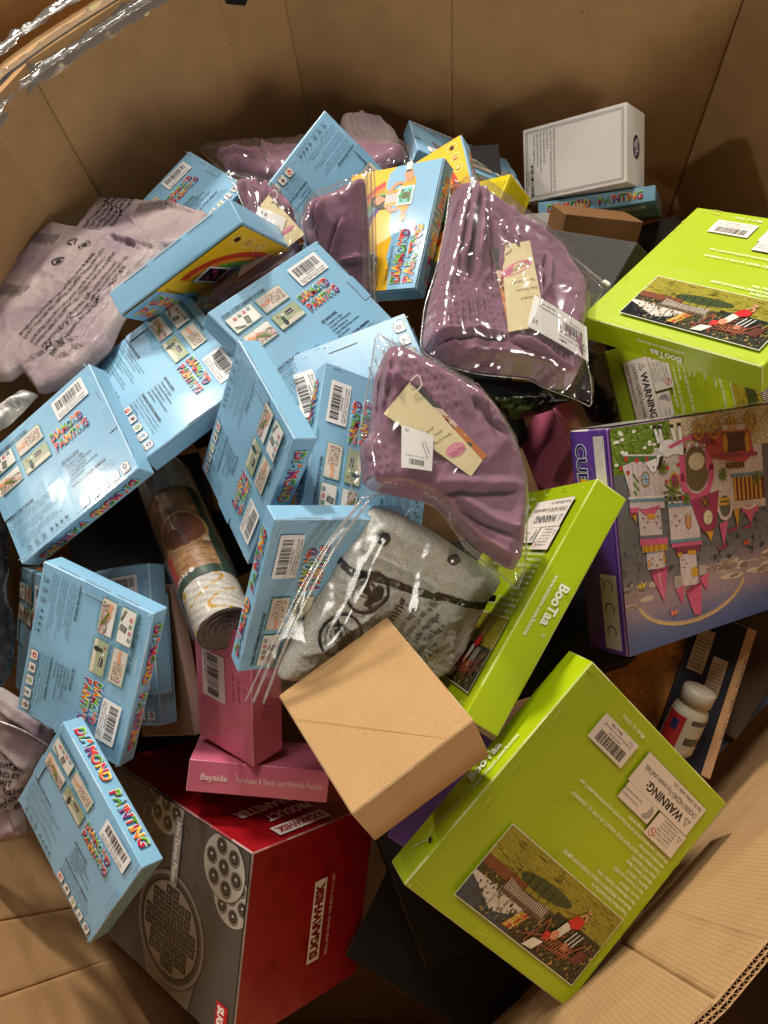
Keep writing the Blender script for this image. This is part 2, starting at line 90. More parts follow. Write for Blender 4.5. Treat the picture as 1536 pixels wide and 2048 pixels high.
# ---------------------------------------------------------------- colour, materials
def lin(c):
    f = lambda v: v / 12.92 if v <= 0.04045 else ((v + 0.055) / 1.055) ** 2.4
    return tuple(f(x / 255.0) for x in c[:3])
def mat(name, base=None, rough=0.5, coat=0.0, grain=0.0, grain_scale=400, bump=0.0, bump_scale=200, vcol=False, spec=0.5, sheen=0.0, metal=0.0, stripes=None, mottled=0.0):
    m = bpy.data.materials.new(name); m.use_nodes = True; nt = m.node_tree; N = nt.nodes; Lk = nt.links
    b = N['Principled BSDF']; b.inputs['Roughness'].default_value = rough
    b.inputs['Specular IOR Level'].default_value = spec; b.inputs['Metallic'].default_value = metal
    b.inputs['Coat Weight'].default_value = coat; b.inputs['Coat Roughness'].default_value = 0.12
    b.inputs['Sheen Weight'].default_value = sheen
    tc = N.new('ShaderNodeTexCoord')
    if vcol:
        a = N.new('ShaderNodeVertexColor'); a.layer_name = 'Col'; src = a.outputs[0]
    else:
        r = N.new('ShaderNodeRGB'); r.outputs[0].default_value = (*lin(base), 1); src = r.outputs[0]
    def mul(src, fac_out):
        x = N.new('ShaderNodeMix'); x.data_type = 'RGBA'; x.blend_type = 'MULTIPLY'; x.inputs[0].default_value = 1.0
        Lk.new(src, x.inputs[6]); Lk.new(fac_out, x.inputs[7]); return x.outputs[2]
    def noise_ramp(scale, lo, hi, detail=3):
        n = N.new('ShaderNodeTexNoise'); n.inputs['Scale'].default_value = scale; n.inputs['Detail'].default_value = detail
        Lk.new(tc.outputs['Object'], n.inputs['Vector'])
        mr = N.new('ShaderNodeMapRange'); mr.inputs[1].default_value = 0.3; mr.inputs[2].default_value = 0.7
        mr.inputs[3].default_value = lo; mr.inputs[4].default_value = hi; Lk.new(n.outputs[0], mr.inputs[0]); return mr.outputs[0]
    if grain: src = mul(src, noise_ramp(grain_scale, 1 - grain, 1 + grain))
    if mottled: src = mul(src, noise_ramp(14, 1 - mottled, 1 + mottled, 5))
    if stripes:   # faint dark flute lines along local z (corrugated board)
        wv = N.new('ShaderNodeTexWave'); wv.wave_type = 'BANDS'; wv.bands_direction = 'X'; wv.inputs['Scale'].default_value = stripes[0]
        wv.inputs['Distortion'].default_value = 0.6; wv.inputs['Detail'].default_value = 2; wv.inputs['Detail Scale'].default_value = 0.4
        Lk.new(tc.outputs['Object'], wv.inputs['Vector'])
        mr = N.new('ShaderNodeMapRange'); mr.inputs[1].default_value = 0.0; mr.inputs[2].default_value = 0.16
        mr.inputs[3].default_value = stripes[1]; mr.inputs[4].default_value = 1.0; Lk.new(wv.outputs[1], mr.inputs[0])
        src = mul(src, mr.outputs[0])
    Lk.new(src, b.inputs['Base Color'])
    if bump:
        n = N.new('ShaderNodeTexNoise'); n.inputs['Scale'].default_value = bump_scale; n.inputs['Detail'].default_value = 4
        Lk.new(tc.outputs['Object'], n.inputs['Vector'])
        bp = N.new('ShaderNodeBump'); bp.inputs['Strength'].default_value = bump; bp.inputs['Distance'].default_value = 0.002
        Lk.new(n.outputs[0], bp.inputs['Height']); Lk.new(bp.outputs[0], b.inputs['Normal'])
    return m
INK = mat('coated_print', vcol=True, rough=0.36, coat=0.35, grain=0.035, grain_scale=900, bump=0.10, bump_scale=60)
MATTE = mat('matte_print', vcol=True, rough=0.65, spec=0.25, grain=0.04, grain_scale=900, bump=0.10, bump_scale=90)
GLOSS = mat('glossy_print', vcol=True, rough=0.16, coat=0.6, grain=0.03, grain_scale=900, bump=0.12, bump_scale=25)
PAPER = mat('label_paper', vcol=True, rough=0.6, grain=0.02)
KRAFT = mat('kraft_board', (176, 140, 98), rough=0.85, grain=0.10, grain_scale=650, bump=0.25, bump_scale=700, mottled=0.05, spec=0.2)
BINB = mat('bin_board', (178, 139, 95), rough=0.9, grain=0.10, grain_scale=420, bump=0.25, bump_scale=420, mottled=0.09, spec=0.15)
BINS = mat('bin_board_fluted', (182, 146, 102), rough=0.9, grain=0.10, grain_scale=420, bump=0.25, bump_scale=420, stripes=(60.0, 0.80), mottled=0.07, spec=0.15)
EDGE = mat('board_edge', (190, 150, 105), rough=0.9, grain=0.1, spec=0.1)
CONC = mat('concrete', (112, 104, 94), rough=0.9, grain=0.1, grain_scale=60, mottled=0.2)
ART = mat('printed_picture', vcol=True, rough=0.30, coat=0.3, grain=0.15, grain_scale=240, mottled=0.10, bump=0.08, bump_scale=60)
BLACK = mat('black_plastic', (14, 14, 16), rough=0.35)  # colours the painted shade inside the open board edge
def film_mat(name, tint=(0.97, 0.96, 0.95), fac=0.07, milky=0.0, milk_col=(225, 205, 205), rough=0.12, bump=0.5, scale=55):
    m = bpy.data.materials.new(name); m.use_nodes = True; nt = m.node_tree; N = nt.nodes; Lk = nt.links
    for n in list(N): N.remove(n)
    out = N.new('ShaderNodeOutputMaterial'); tr = N.new('ShaderNodeBsdfTransparent'); tr.inputs[0].default_value = (*tint, 1)
    gl = N.new('ShaderNodeBsdfGlossy'); gl.inputs['Roughness'].default_value = rough
    df = N.new('ShaderNodeBsdfDiffuse'); df.inputs[0].default_value = (*lin(milk_col), 1)
    tc = N.new('ShaderNodeTexCoord'); no = N.new('ShaderNodeTexNoise'); no.inputs['Scale'].default_value = scale; no.inputs['Detail'].default_value = 1.2
    no.inputs['Distortion'].default_value = 0.7
    mp = N.new('ShaderNodeMapping'); mp.inputs['Scale'].default_value = (1, 0.16, 1); mp.inputs['Rotation'].default_value = (0, 0, 0.5); Lk.new(tc.outputs['Object'], mp.inputs[0]); Lk.new(mp.outputs[0], no.inputs['Vector'])
    bp = N.new('ShaderNodeBump'); bp.inputs['Strength'].default_value = bump; bp.inputs['Distance'].default_value = 0.004
    Lk.new(no.outputs[0], bp.inputs['Height']); Lk.new(bp.outputs[0], gl.inputs['Normal'])
    lw = N.new('ShaderNodeLayerWeight'); lw.inputs['Blend'].default_value = 0.25; Lk.new(bp.outputs[0], lw.inputs['Normal'])
    ma = N.new('ShaderNodeMath'); ma.operation = 'MULTIPLY_ADD'; ma.inputs[1].default_value = 0.35; ma.inputs[2].default_value = fac; Lk.new(lw.outputs['Facing'], ma.inputs[0])
    m1 = N.new('ShaderNodeMixShader'); m1.inputs[0].default_value = milky; Lk.new(tr.outputs[0], m1.inputs[1]); Lk.new(df.outputs[0], m1.inputs[2])
    m2 = N.new('ShaderNodeMixShader'); Lk.new(ma.outputs[0], m2.inputs[0]); Lk.new(m1.outputs[0], m2.inputs[1]); Lk.new(gl.outputs[0], m2.inputs[2])
    Lk.new(m2.outputs[0], out.inputs['Surface']); return m
FILM = film_mat('clear_film', fac=0.075, milky=0.04, bump=.8, scale=15)
FILMB = film_mat('blanket_film', fac=0.02, milky=0.0, bump=.30, scale=24)
FILMZ = film_mat('zip_film', fac=0.16, milky=0.28, milk_col=(225, 220, 212), bump=0.3)
MILK = film_mat('milky_film', fac=0.02, milky=0.80, rough=0.25, bump=0.25)

# ---------------------------------------------------------------- object helpers
def tag(o, label=None, cat=None, group=None, kind=None):
    if label: o['label'] = label
    if cat: o['category'] = cat
    if group: o['group'] = group
    if kind: o['kind'] = kind
    return o
def link(name, me, parent=None, loc=None):
    o = bpy.data.objects.new(name, me); COL.objects.link(o)
    if parent is not None: o.parent = parent
    if loc is not None: o.location = loc
    return o
def empty(name, M4=None, loc=None):
    o = bpy.data.objects.new(name, None); COL.objects.link(o); o.empty_display_size = 0.02
    if M4 is not None: o.matrix_world = M4
    if loc is not None: o.location = loc
    return o
def mesh_from(name, V, F, material, cols=None, smooth=False):
    me = bpy.data.meshes.new(name); me.from_pydata([tuple(map(float, v)) for v in V], [], F); me.materials.append(material)
    if cols is not None:
        ca = me.color_attributes.new('Col', 'FLOAT_COLOR', 'CORNER'); data = np.empty((len(me.loops), 4), np.float32); data[:, 3] = 1
        i = 0
        for p, c in zip(me.polygons, cols):
            data[i:i + p.loop_total, :3] = c; i += p.loop_total
        ca.data.foreach_set('color', data.ravel())
    if smooth: me.polygons.foreach_set('use_smooth', [True] * len(me.polygons))
    me.update(); return me

_tc = {}
def glyphs(s, bold=0.0, res=2):
    k = (s, bold, res)
    if k in _tc: return _tc[k]
    cu = bpy.data.curves.new('t', 'FONT'); cu.body = s; cu.size = 1.0; cu.offset = bold; cu.resolution_u = res; cu.fill_mode = 'FRONT'
    o = bpy.data.objects.new('t', cu); COL.objects.link(o)
    dg = bpy.context.evaluated_depsgraph_get(); me = bpy.data.meshes.new_from_object(o.evaluated_get(dg))
    V = np.array([v.co[:2] for v in me.vertices]) if len(me.vertices) else np.zeros((0, 2)); Fc = [tuple(p.vertices) for p in me.polygons]
    bpy.data.objects.remove(o); bpy.data.curves.remove(cu); bpy.data.meshes.remove(me)
    _tc[k] = (V, Fc); return _tc[k]
LAY = 0.00012
class Page:
    """flat print laid on a face: every shape sits a fraction of a millimetre above the one below"""
    def __init__(s, base=0.00015): s.V = []; s.F = []; s.C = []; s.base = base
    def add(s, pts, faces, c, layer=0):
        n = len(s.V); z = s.base + layer * LAY
        s.V += [(x, y, z) for x, y in pts]; s.F += [tuple(i + n for i in f) for f in faces]; s.C += [c if isinstance(c, tuple) and max(c) <= 1.0 and isinstance(c[0], float) else lin(c)] * len(faces)
    def poly(s, pts, c, layer=0):
        a = sum(pts[i][0] * pts[(i + 1) % len(pts)][1] - pts[(i + 1) % len(pts)][0] * pts[i][1] for i in range(len(pts)))
        if a < 0: pts = pts[::-1]
        s.add(pts, [tuple(range(len(pts)))], c, layer)
    def rect(s, x0, y0, x1, y1, c, layer=0): s.poly([(x0, y0), (x1, y0), (x1, y1), (x0, y1)], c, layer)
    def disc(s, x, y, r, c, layer=0, ry=None, n=20, rot=0.0):
        ry = ry or r; cr, sr = math.cos(rot), math.sin(rot); P = []
        for i in range(n):
            a = 2 * math.pi * i / n; px, py = r * math.cos(a), ry * math.sin(a); P.append((x + px * cr - py * sr, y + px * sr + py * cr))
        s.poly(P, c, layer)
    def ring(s, x, y, r, wd, c, layer=0, ry=None, n=24, rot=0.0, a0=0.0, a1=2 * math.pi):
        ry = ry or r; cr, sr = math.cos(rot), math.sin(rot); P = []; full = abs(a1 - a0 - 2 * math.pi) < 1e-6
        for i in range(n + 1):
            a = a0 + (a1 - a0) * i / n
            for q in (0, wd):
                px, py = (r - q) * math.cos(a), (ry - q) * math.sin(a); P.append((x + px * cr - py * sr, y + px * sr + py * cr))
        s.add(P, [(2 * i, 2 * i + 2, 2 * i + 3, 2 * i + 1) for i in range(n)], c, layer)
    def line(s, pts, wd, c, layer=0):
        for (a, b) in zip(pts[:-1], pts[1:]):
            dx, dy = b[0] - a[0], b[1] - a[1]; L = math.hypot(dx, dy) or 1e-9; nx, ny = -dy / L * wd / 2, dx / L * wd / 2
            s.poly([(a[0] - nx, a[1] - ny), (b[0] - nx, b[1] - ny), (b[0] + nx, b[1] + ny), (a[0] + nx, a[1] + ny)], c, layer)
    def text(s, t, x, y, size, c, layer=1, rot=0.0, bold=0.0, sx=1.0, width=None, align='L', res=1):
        V, F = glyphs(t, bold, res)
        if not len(V): return
        V = V * size; wd = V[:, 0].max()
        if width: sx = width / wd
        X = V[:, 0] * sx
        if align == 'C': X = X - X.max() / 2
        if align == 'R': X = X - X.max()
        cr, sr = math.cos(rot), math.sin(rot)
        s.add([(x + a * cr - b * sr, y + a * sr + b * cr) for a, b in zip(X, V[:, 1])], F, c, layer)
    def wrapped(s, t, x, y, size, wd, c, lead=1.35, layer=1, bold=0.0):
        words = t.split(); ln = ''; k = 0
        for q in words + [None]:
            if q is None or len(ln) + len(q) + 1 > wd:
                s.text(ln, x, y - k * size * lead, size, c, layer, bold=bold); k += 1; ln = q or ''
            else: ln = (ln + ' ' + q).strip()
        return k
    def bars(s, x, y, wd, h, layer=1, seed=3, n=42):
        r = random.Random(seed); W = [r.choice((1, 1, 2, 3)) for _ in range(n)]; tot = sum(W); q = x
        for i, v in enumerate(W):
            d = v / tot * wd
            if i % 2 == 0: s.rect(q, y, q + d, y + h, (20, 20, 22), layer)
            q += d
    def logo(s, t, x, y, size, layer=1, pal=0, width=None, outline=True, shadow=True):
        PAL = [((214, 66, 38), (84, 160, 48)), ((120, 200, 225), (235, 110, 60)), ((200, 40, 70), (120, 190, 70)), ((238, 190, 40), (215, 50, 90)), ((120, 60, 130), (225, 60, 50)), ((90, 160, 60), (120, 200, 225)), ((232, 120, 50), (238, 200, 60))]
        cx = 0; G = []
        for ch in t:
            if ch == ' ': cx += 0.42; continue
            V, F = glyphs(ch, 0.028, 3); x0 = V[:, 0].min(); G.append((ch, cx - x0)); cx += V[:, 0].max() - x0 + 0.085
        sx = (width / (cx * size)) if width else 1.0
        for i, (ch, ox) in enumerate(G):
            jy = 0.03 * ((i * 7) % 3 - 1)
            def put(bold, c, lay, dx=0, dy=0, part=None):
                V, F = glyphs(ch, bold, 3); P = [(x + (a + ox + dx) * size * sx, y + (b + jy + dy) * size) for a, b in V]
                if part is None: s.add(P, F, c, lay); return
                bm = bmesh.new(); vs = [bm.verts.new((p[0], p[1], 0)) for p in P]
                for f in F:
                    try: bm.faces.new([vs[q] for q in f])
                    except ValueError: pass
                ym = y + (0.36 + jy) * size
                bmesh.ops.bisect_plane(bm, geom=bm.verts[:] + bm.edges[:] + bm.faces[:], plane_co=(x + (ox + 0.3) * size * sx, ym, 0), plane_no=(0.35 * (1 if i % 2 else -1), 1, 0), clear_outer=part == 0, clear_inner=part == 1)
                bm.verts.ensure_lookup_table()
                idx = {v: k for k, v in enumerate(bm.verts)}
                s.add([(v.co.x, v.co.y) for v in bm.verts], [tuple(idx[v] for v in f.verts) for f in bm.faces], c, lay); bm.free()
            if outline: put(0.075, (248, 246, 240), lay=layer)
            if shadow: put(0.045, (70, 20, 30), lay=layer + 1, dx=0.035, dy=-0.035)
            a, b = PAL[(i * 3 + pal) % 7]
            put(0.03, a, layer + 2, part=0); put(0.03, b, layer + 2, part=1)
    def clip(s, x0, y0, x1, y1):
        """cut everything outside a rectangle"""
        bm = bmesh.new(); vs = [bm.verts.new(v) for v in s.V]; lay = bm.faces.layers.int.new('c'); pal = []
        for f, c in zip(s.F, s.C):
            try: q = bm.faces.new([vs[i] for i in f]); q[lay] = len(pal); pal.append(c)
            except ValueError: pass
        for co, no in (((x0, 0, 0), (-1, 0, 0)), ((x1, 0, 0), (1, 0, 0)), ((0, y0, 0), (0, -1, 0)), ((0, y1, 0), (0, 1, 0))):
            bmesh.ops.bisect_plane(bm, geom=bm.verts[:] + bm.edges[:] + bm.faces[:], plane_co=co, plane_no=no, clear_outer=True)
        idx = {v: k for k, v in enumerate(bm.verts)}
        s.V = [tuple(v.co) for v in bm.verts]; s.F = [tuple(idx[v] for v in f.verts) for f in bm.faces]; s.C = [pal[f[lay]] for f in bm.faces]; bm.free()
    def mesh(s, name, material=None, M=None):
        V = s.V
        if M is not None: V = [tuple(M @ Vector(v)) for v in V]
        return mesh_from(name, V, s.F, material or INK, s.C)

def carton_mesh(name, dims, cols, material, bev=0.0012, edge=(1.0, 1.0, 1.0), bulge=0.0, dent=0.0, seed=0, edge_mix=0.35):
    """a folded carton: bevelled worn edges, panels faintly bulged; cols: base rgb, or dict by face axis ('+z','-x'..)"""
    L, W, T = dims; bm = bmesh.new(); bmesh.ops.create_cube(bm, size=1.0)
    for v in bm.verts: v.co = Vector((v.co.x * L, v.co.y * W, v.co.z * T))
    r = random.Random(seed)
    if dent:
        for v in bm.verts: v.co += Vector((r.uniform(-1, 1), r.uniform(-1, 1), r.uniform(-1, 1))) * dent
    bmesh.ops.subdivide_edges(bm, edges=bm.edges[:], cuts=7, use_grid_fill=True)
    for v in bm.verts:
        x, y, z = v.co.x / (L / 2), v.co.y / (W / 2), v.co.z / (T / 2)
        k = [abs(x) > .97, abs(y) > .97, abs(z) > .97]
        if sum(k) == 1:
            q = bulge * (noise.noise(Vector((v.co.x * 9 + seed, v.co.y * 9, v.co.z * 9))) * 1.5 + 0.35)
            if k[2]: v.co.z += math.copysign(q * (1 - x * x) * (1 - y * y), z)
            if k[0]: v.co.x += math.copysign(q * (1 - y * y) * (1 - z * z), x)
            if k[1]: v.co.y += math.copysign(q * (1 - x * x) * (1 - z * z), y)
    E = [e for e in bm.edges if sum((abs(abs(e.verts[0].co[i]) - d / 2) < dent * 1.5 + 1e-4 and abs(abs(e.verts[1].co[i]) - d / 2) < dent * 1.5 + 1e-4) for i, d in enumerate((L, W, T))) >= 2]
    old = set(bm.faces)
    lay = bm.faces.layers.int.new('b')
    rs = bmesh.ops.bevel(bm, geom=E, offset=bev, segments=1, affect='EDGES', profile=0.5)
    for f in rs['faces']: f[lay] = 1
    bm.normal_update(); V = [v.co.copy() for v in bm.verts]; idx = {v: i for i, v in enumerate(bm.verts)}; F = []; C = []
    for f in bm.faces:
        F.append(tuple(idx[v] for v in f.verts)); n = f.normal; ax = max(range(3), key=lambda i: abs(n[i])); key = ('+' if n[ax] > 0 else '-') + 'xyz'[ax]
        c = cols.get(key, cols.get('*')) if isinstance(cols, dict) else cols
        c = lin(c)
        if f[lay] == 1:
            q = edge_mix * max(0, min(1, 0.5 + 1.2 * noise.noise(f.calc_center_median() * 60)))
            c = tuple(a * (1 - q) + e * q for a, e in zip(c, edge))
        C.append(c)
    bm.free(); return mesh_from(name, V, F, material, C)
# transforms from a face's own 2-D frame (x right, y up, z out) to the carton frame
def face_M(dims, side):
    L, W, T = dims
    if side == '+z': return Matrix.Translation((0, 0, T / 2))
    if side == '-z': return Matrix.Translation((0, 0, -T / 2)) @ Matrix.Rotation(math.pi, 4, 'Y')
    R = {'+y': ((1, 0, 0), (0, 0, 1)), '-y': ((1, 0, 0), (0, 0, 1)), '+x': ((0, 1, 0), (0, 0, 1)), '-x': ((0, -1, 0), (0, 0, 1))}
    if side == '+y': x, y, n, o = (-1, 0, 0), (0, 0, 1), (0, 1, 0), (0, W / 2, 0)
    if side == '-y': x, y, n, o = (1, 0, 0), (0, 0, 1), (0, -1, 0), (0, -W / 2, 0)
    if side == '+x': x, y, n, o = (0, 1, 0), (0, 0, 1), (1, 0, 0), (L / 2, 0, 0)
    if side == '-x': x, y, n, o = (0, -1, 0), (0, 0, 1), (-1, 0, 0), (-L / 2, 0, 0)
    return Matrix(((x[0], y[0], n[0], o[0]), (x[1], y[1], n[1], o[1]), (x[2], y[2], n[2], o[2]), (0, 0, 0, 1)))
def pose(key):
    d, R, t = POSES[key]; M4 = Matrix.Identity(4)
    for i in range(3):
        for j in range(3): M4[i][j] = R[3 * i + j]
        M4[i][3] = t[i]
    return d, M4
R180 = Matrix.Rotation(math.pi, 4, 'Z')
BLUE = (136, 186, 216); BD = (0.21, 0.168, 0.028)
INKC = (28, 30, 40)
# ---------------------------------------------------------------- blue puzzle carton: the back page
def bx(u): return (u - 0.5) * 0.21
def by(v): return (0.5 - v) * 0.168
def pic_cells(P, x0, y0, x1, y1, n, m, seed, pal, layer):
    r = random.Random(seed); dx, dy = (x1 - x0) / n, (y1 - y0) / m
    for i in range(n):
        for j in range(m):
            P.rect(x0 + i * dx + dx * .08, y0 + j * dy + dy * .08, x0 + (i + 1) * dx - dx * .08, y0 + (j + 1) * dy - dy * .08, r.choice(pal), layer)
def hand(P, x, y, s, flip, layer, rot=0.0):
    pts = [(0, 0), (.45, .1), (.8, .35), (1.1, .45), (1.45, .42), (1.5, .3), (1.1, .22), (1.35, .1), (1.4, 0), (1.0, .02), (1.2, -.15), (1.15, -.25), (.8, -.15), (.9, -.32), (.82, -.42), (.5, -.3), (.1, -.38), (-.3, -.5), (-.6, -.2), (-.4, .05)]
    c, q = math.cos(rot), math.sin(rot)
    P.poly([(x + s * (flip * a * c - b * q), y + s * (flip * a * q + b * c)) for a, b in pts], (222, 160, 122), layer)
    P.line([(x + s * (flip * .8 * c - .3 * q), y + s * (flip * .8 * q + .3 * c)), (x + s * (flip * 1.1 * c - .2 * q), y + s * (flip * 1.1 * q + .2 * c))], s * .06, (160, 100, 72), layer + 1)
def picture(k):
    P = Page(0.0004); w, h = 0.0465, 0.0228
    P.rect(-w / 2, -h / 2, w / 2, h / 2, (120, 165, 150), 0); x0, y0, x1, y1 = -w / 2 + .0011, -h / 2 + .0011, w / 2 - .0011, h / 2 - .0011
    GR4 = [(196, 130, 150), (168, 188, 120), (226, 214, 200), (120, 150, 86), (60, 44, 60), (216, 160, 176)]
    if k == 0:
        P.rect(x0, y0, x1, y1, (236, 232, 222), 1)
        P.poly([(-.002, -.008), (.006, -.0095), (.0085, .0005), (.0005, .0018)], (92, 96, 92), 2); P.poly([(-.001, -.007), (.0055, -.0085), (.007, -.001), (.0008, 0.0)], (132, 136, 130), 3)
        for q, c in enumerate(((196, 124, 112), (110, 150, 120), (196, 110, 130), (110, 130, 150))):
            a = -.014 + q * .0085; P.poly([(a, .003 + q * .0006), (a + .0055, .0025 + q * .0006), (a + .007, .0075 + q * .0004), (a + .001, .0082 + q * .0004)], c, 2); P.line([(a + .001, .0072), (a + .0065, .0068)], .0007, (235, 225, 215), 3)
        P.line([(-.02, -.003), (-.004, -.0085)], .0009, (60, 80, 50), 3); P.line([(-.0205, -.006), (-.006, -.0095)], .0007, (40, 44, 48), 3); P.line([(-.02, -.004), (-.006, -.0088)], .0006, (90, 98, 96), 4)
    if k == 1:
        P.rect(x0, y0, x1, y1, (210, 202, 190), 1); P.poly([(-.010, -.0085), (.020, -.0075), (.021, .008), (-.006, .0078)], (225, 212, 200), 2)
        pic_cells(P, -.006, -.0068, .0195, .0072, 17, 10, 4, GR4, 3); hand(P, -.017, .001, .0085, 1, 4, -.2)
    if k == 2:
        P.rect(x0, y0, x1, y1, (226, 214, 200), 1); pic_cells(P, x0 + .004, y0 + .0008, x1 - .0005, y1 - .008, 18, 7, 9, GR4, 2); P.rect(x0 + .02, y1 - .006, x1, y1, (232, 228, 222), 2)
        hand(P, -.012, .0045, .0105, 1, 4, -.35); P.poly([(-.006, .003), (.008, -.002), (.012, -.0075), (.008, -.0065), (-.008, .0005)], (106, 124, 52), 5)
    if k == 3:
        P.rect(x0, y0, x1, y1, (186, 192, 158), 1)
        for q in range(15): P.rect(x0 + q * .003, y0 + .005, x0 + q * .003 + .0012, y1, (150, 164, 126), 2)
        P.rect(x0, y0, x1, y0 + .005, (222, 212, 190), 2); P.rect(-.001, .001, .011, .0065, (58, 44, 66), 3); P.rect(0, .0028, .010, .0036, (226, 206, 214), 4)
        P.disc(-.006, .0052, .0016, (238, 238, 232), 3); P.poly([(-.017, .0045), (-.0128, .0045), (-.015, .0075)], (170, 56, 44), 3); P.rect(-.0152, .0075, -.0148, y1, (60, 40, 40), 3)
        P.disc(-.010, -.005, .0035, (44, 54, 60), 4, ry=.0045); P.disc(-.010, .001, .003, (62, 84, 56), 3); P.rect(.004, -.0045, .017, -.0036, (222, 216, 204), 3)
        for q in (.005, .010, .016): P.rect(q, -.009, q + .0006, -.0045, (222, 216, 204), 3)
        P.rect(-.0105, -.0098, -.0095, -.008, (30, 30, 34), 4)
    return P.mesh('picture')
PIC = [picture(k) for k in range(4)]
PICXY = [(bx(.145), by(.178)), (bx(.3975), by(.178)), (bx(.145), by(.35)), (bx(.3975), by(.35))]
def back_text():
    P = Page()
    P.text('ORDER OF PERFORMANCE OF WORK:', bx(.035), by(.095), .0052, INKC, bold=.03, width=.079, res=2)
    for k, t in enumerate(('We Carry Out All Contents From The Box', 'Lifting Protective Film', 'Picking Stylus Beads And Laying According To Instructions', 'Picture Frames Will Be Signed In Any Frame')):
        P.wrapped(t, PICXY[k][0] - .023, PICXY[k][1] - .0145, .0021, 44, (36, 50, 66), lead=1.2)
    P.text('SET INCLUDES:', bx(.545), by(.555), .0048, INKC, bold=.03, width=.031, res=2)
    for k, t in enumerate(('Tweezers Or Stylus', 'Container For Rhinestones', 'Acrylic Rhinestones', 'Canvas With A Picture-scheme', 'Job Instruction')):
        P.text(t, bx(.56), by(.592 + .031 * k), .0046, INKC, bold=.014, sx=.86)
    P.text('CHARACTER PURPOSE', bx(.035), by(.63), .0048, INKC, bold=.03, width=.047, res=2)
    y = .662
    for k, t in enumerate(('1.  The creation of paintings of rhinestones helps relieve nervous tension, develops ability, as well as enhance self-confidence, diligence, patience, thinking.', '2.  Finished paintings of rhinestones are designed to decorate the room, create a home atmosphere.  Diamond painting enhances family harmonious.', '3.  A picture of rhinestones is a great gift for friends and loved ones, which expands your talent, diversify and helps the diamond painting.')):
        n = P.wrapped(t, bx(.045), by(y), .0034, 58, (26, 34, 48), lead=1.15); y += n * .0242 + .014
    P.text('WARNING SPECIAL REMARKS', bx(.545), by(.765), .0048, INKC, bold=.028, width=.061, res=2)
    P.wrapped('The diamond painting is not intended to be eaten, in order to avoid swallowing children, it is forbidden for children to come into contact with it separately.', bx(.55), by(.795), .0038, 48, (26, 34, 48), lead=1.2)
    return P.mesh('back_text')
def back_icons():
    P = Page()
    for k, u in enumerate((.105, .168, .23)):
        P.ring(bx(u), by(.925), .0042, .0004, (60, 74, 90), 1); P.line([(bx(u) - .0022, by(.925) + .002), (bx(u) + .0022, by(.925) - .002)], .0008, (60, 74, 90), 2)
        P.disc(bx(u), by(.925), .0018, (100, 120, 136), 1, n=8)
        P.line([(bx(u) - .005, by(.957)), (bx(u) + .005, by(.957))], .0007, (90, 110, 126), 1)
    for k, u in enumerate((.3, .344, .386, .428)):
        P.disc(bx(u), by(.925), .0022, (40, 54, 66), 1, n=7); P.disc(bx(u) + .0004, by(.925) + .0005, .0009, BLUE, 2, n=6)
    P.line([(bx(.28), by(.957)), (bx(.45), by(.957))], .0006, (90, 110, 126), 1)
    return P.mesh('pictogram_row')
def icon_tile(k):
    P = Page(.0003); s = .0068; q = .0018
    def rr(s, c, l): P.poly([(s, s - q), (s - q, s), (-s + q, s), (-s, s - q), (-s, -s + q), (-s + q, -s), (s - q, -s), (s, -s + q)], c, l)
    rr(s, (60, 70, 76), 0); rr(s - .0005, (236, 232, 224), 1)
    c = ((196, 60, 46), (52, 48, 40), (96, 150, 70), (120, 150, 170), (110, 96, 124))[k]
    if k == 0: P.disc(.0, .0012, .0038, c, 2, ry=.0034, rot=.6); P.disc(.0006, .0018, .0016, (240, 220, 210), 3)
    if k == 1:
        for a in range(5): P.disc(.0022 * math.cos(a * 1.257), .0014 + .0022 * math.sin(a * 1.257), .0019, (52, 60, 40) if a % 2 else (110, 50, 44), 2, ry=.0009, rot=a * 1.257)
    if k == 2: P.ring(0, .001, .0036, .0012, c, 2, n=10); P.disc(0, .001, .0015, (150, 180, 110), 2, n=7)
    if k == 3: P.disc(0, .002, .003, c, 2, ry=.002); P.rect(-.002, -.002, .002, .001, (170, 186, 196), 2); P.rect(-.0028, -.003, .0028, -.0022, c, 3)
    if k == 4: P.disc(0, .0014, .0038, c, 2, n=12); P.line([(-.003, 0), (.003, .003)], .0006, (220, 214, 220), 3); P.line([(-.003, .003), (.003, 0)], .0006, (220, 214, 220), 3); P.disc(0, .0014, .0012, (220, 214, 220), 3)
    P.rect(-.0045, -.0056, .0045, -.005, (90, 90, 90), 2); P.rect(-.0035, -.0046, .0035, -.0041, (110, 110, 110), 2)
    return P.mesh('warning_icon')
ICON = [icon_tile(k) for k in range(5)]
def title_two():
    P = Page(.0003); P.logo('DIAMOND', bx(.545), by(.335), .0155, 1, 0, width=.058); P.logo('PAINTING', bx(.553), by(.425), .0155, 1, 4, width=.060); return P.mesh('printed_title')
def side_title():
    P = Page(.0003); P.logo('DIAMOND  PAINTING', -.088, -.0062, .0185, 1, 2, width=.172); return P.mesh('side_title')
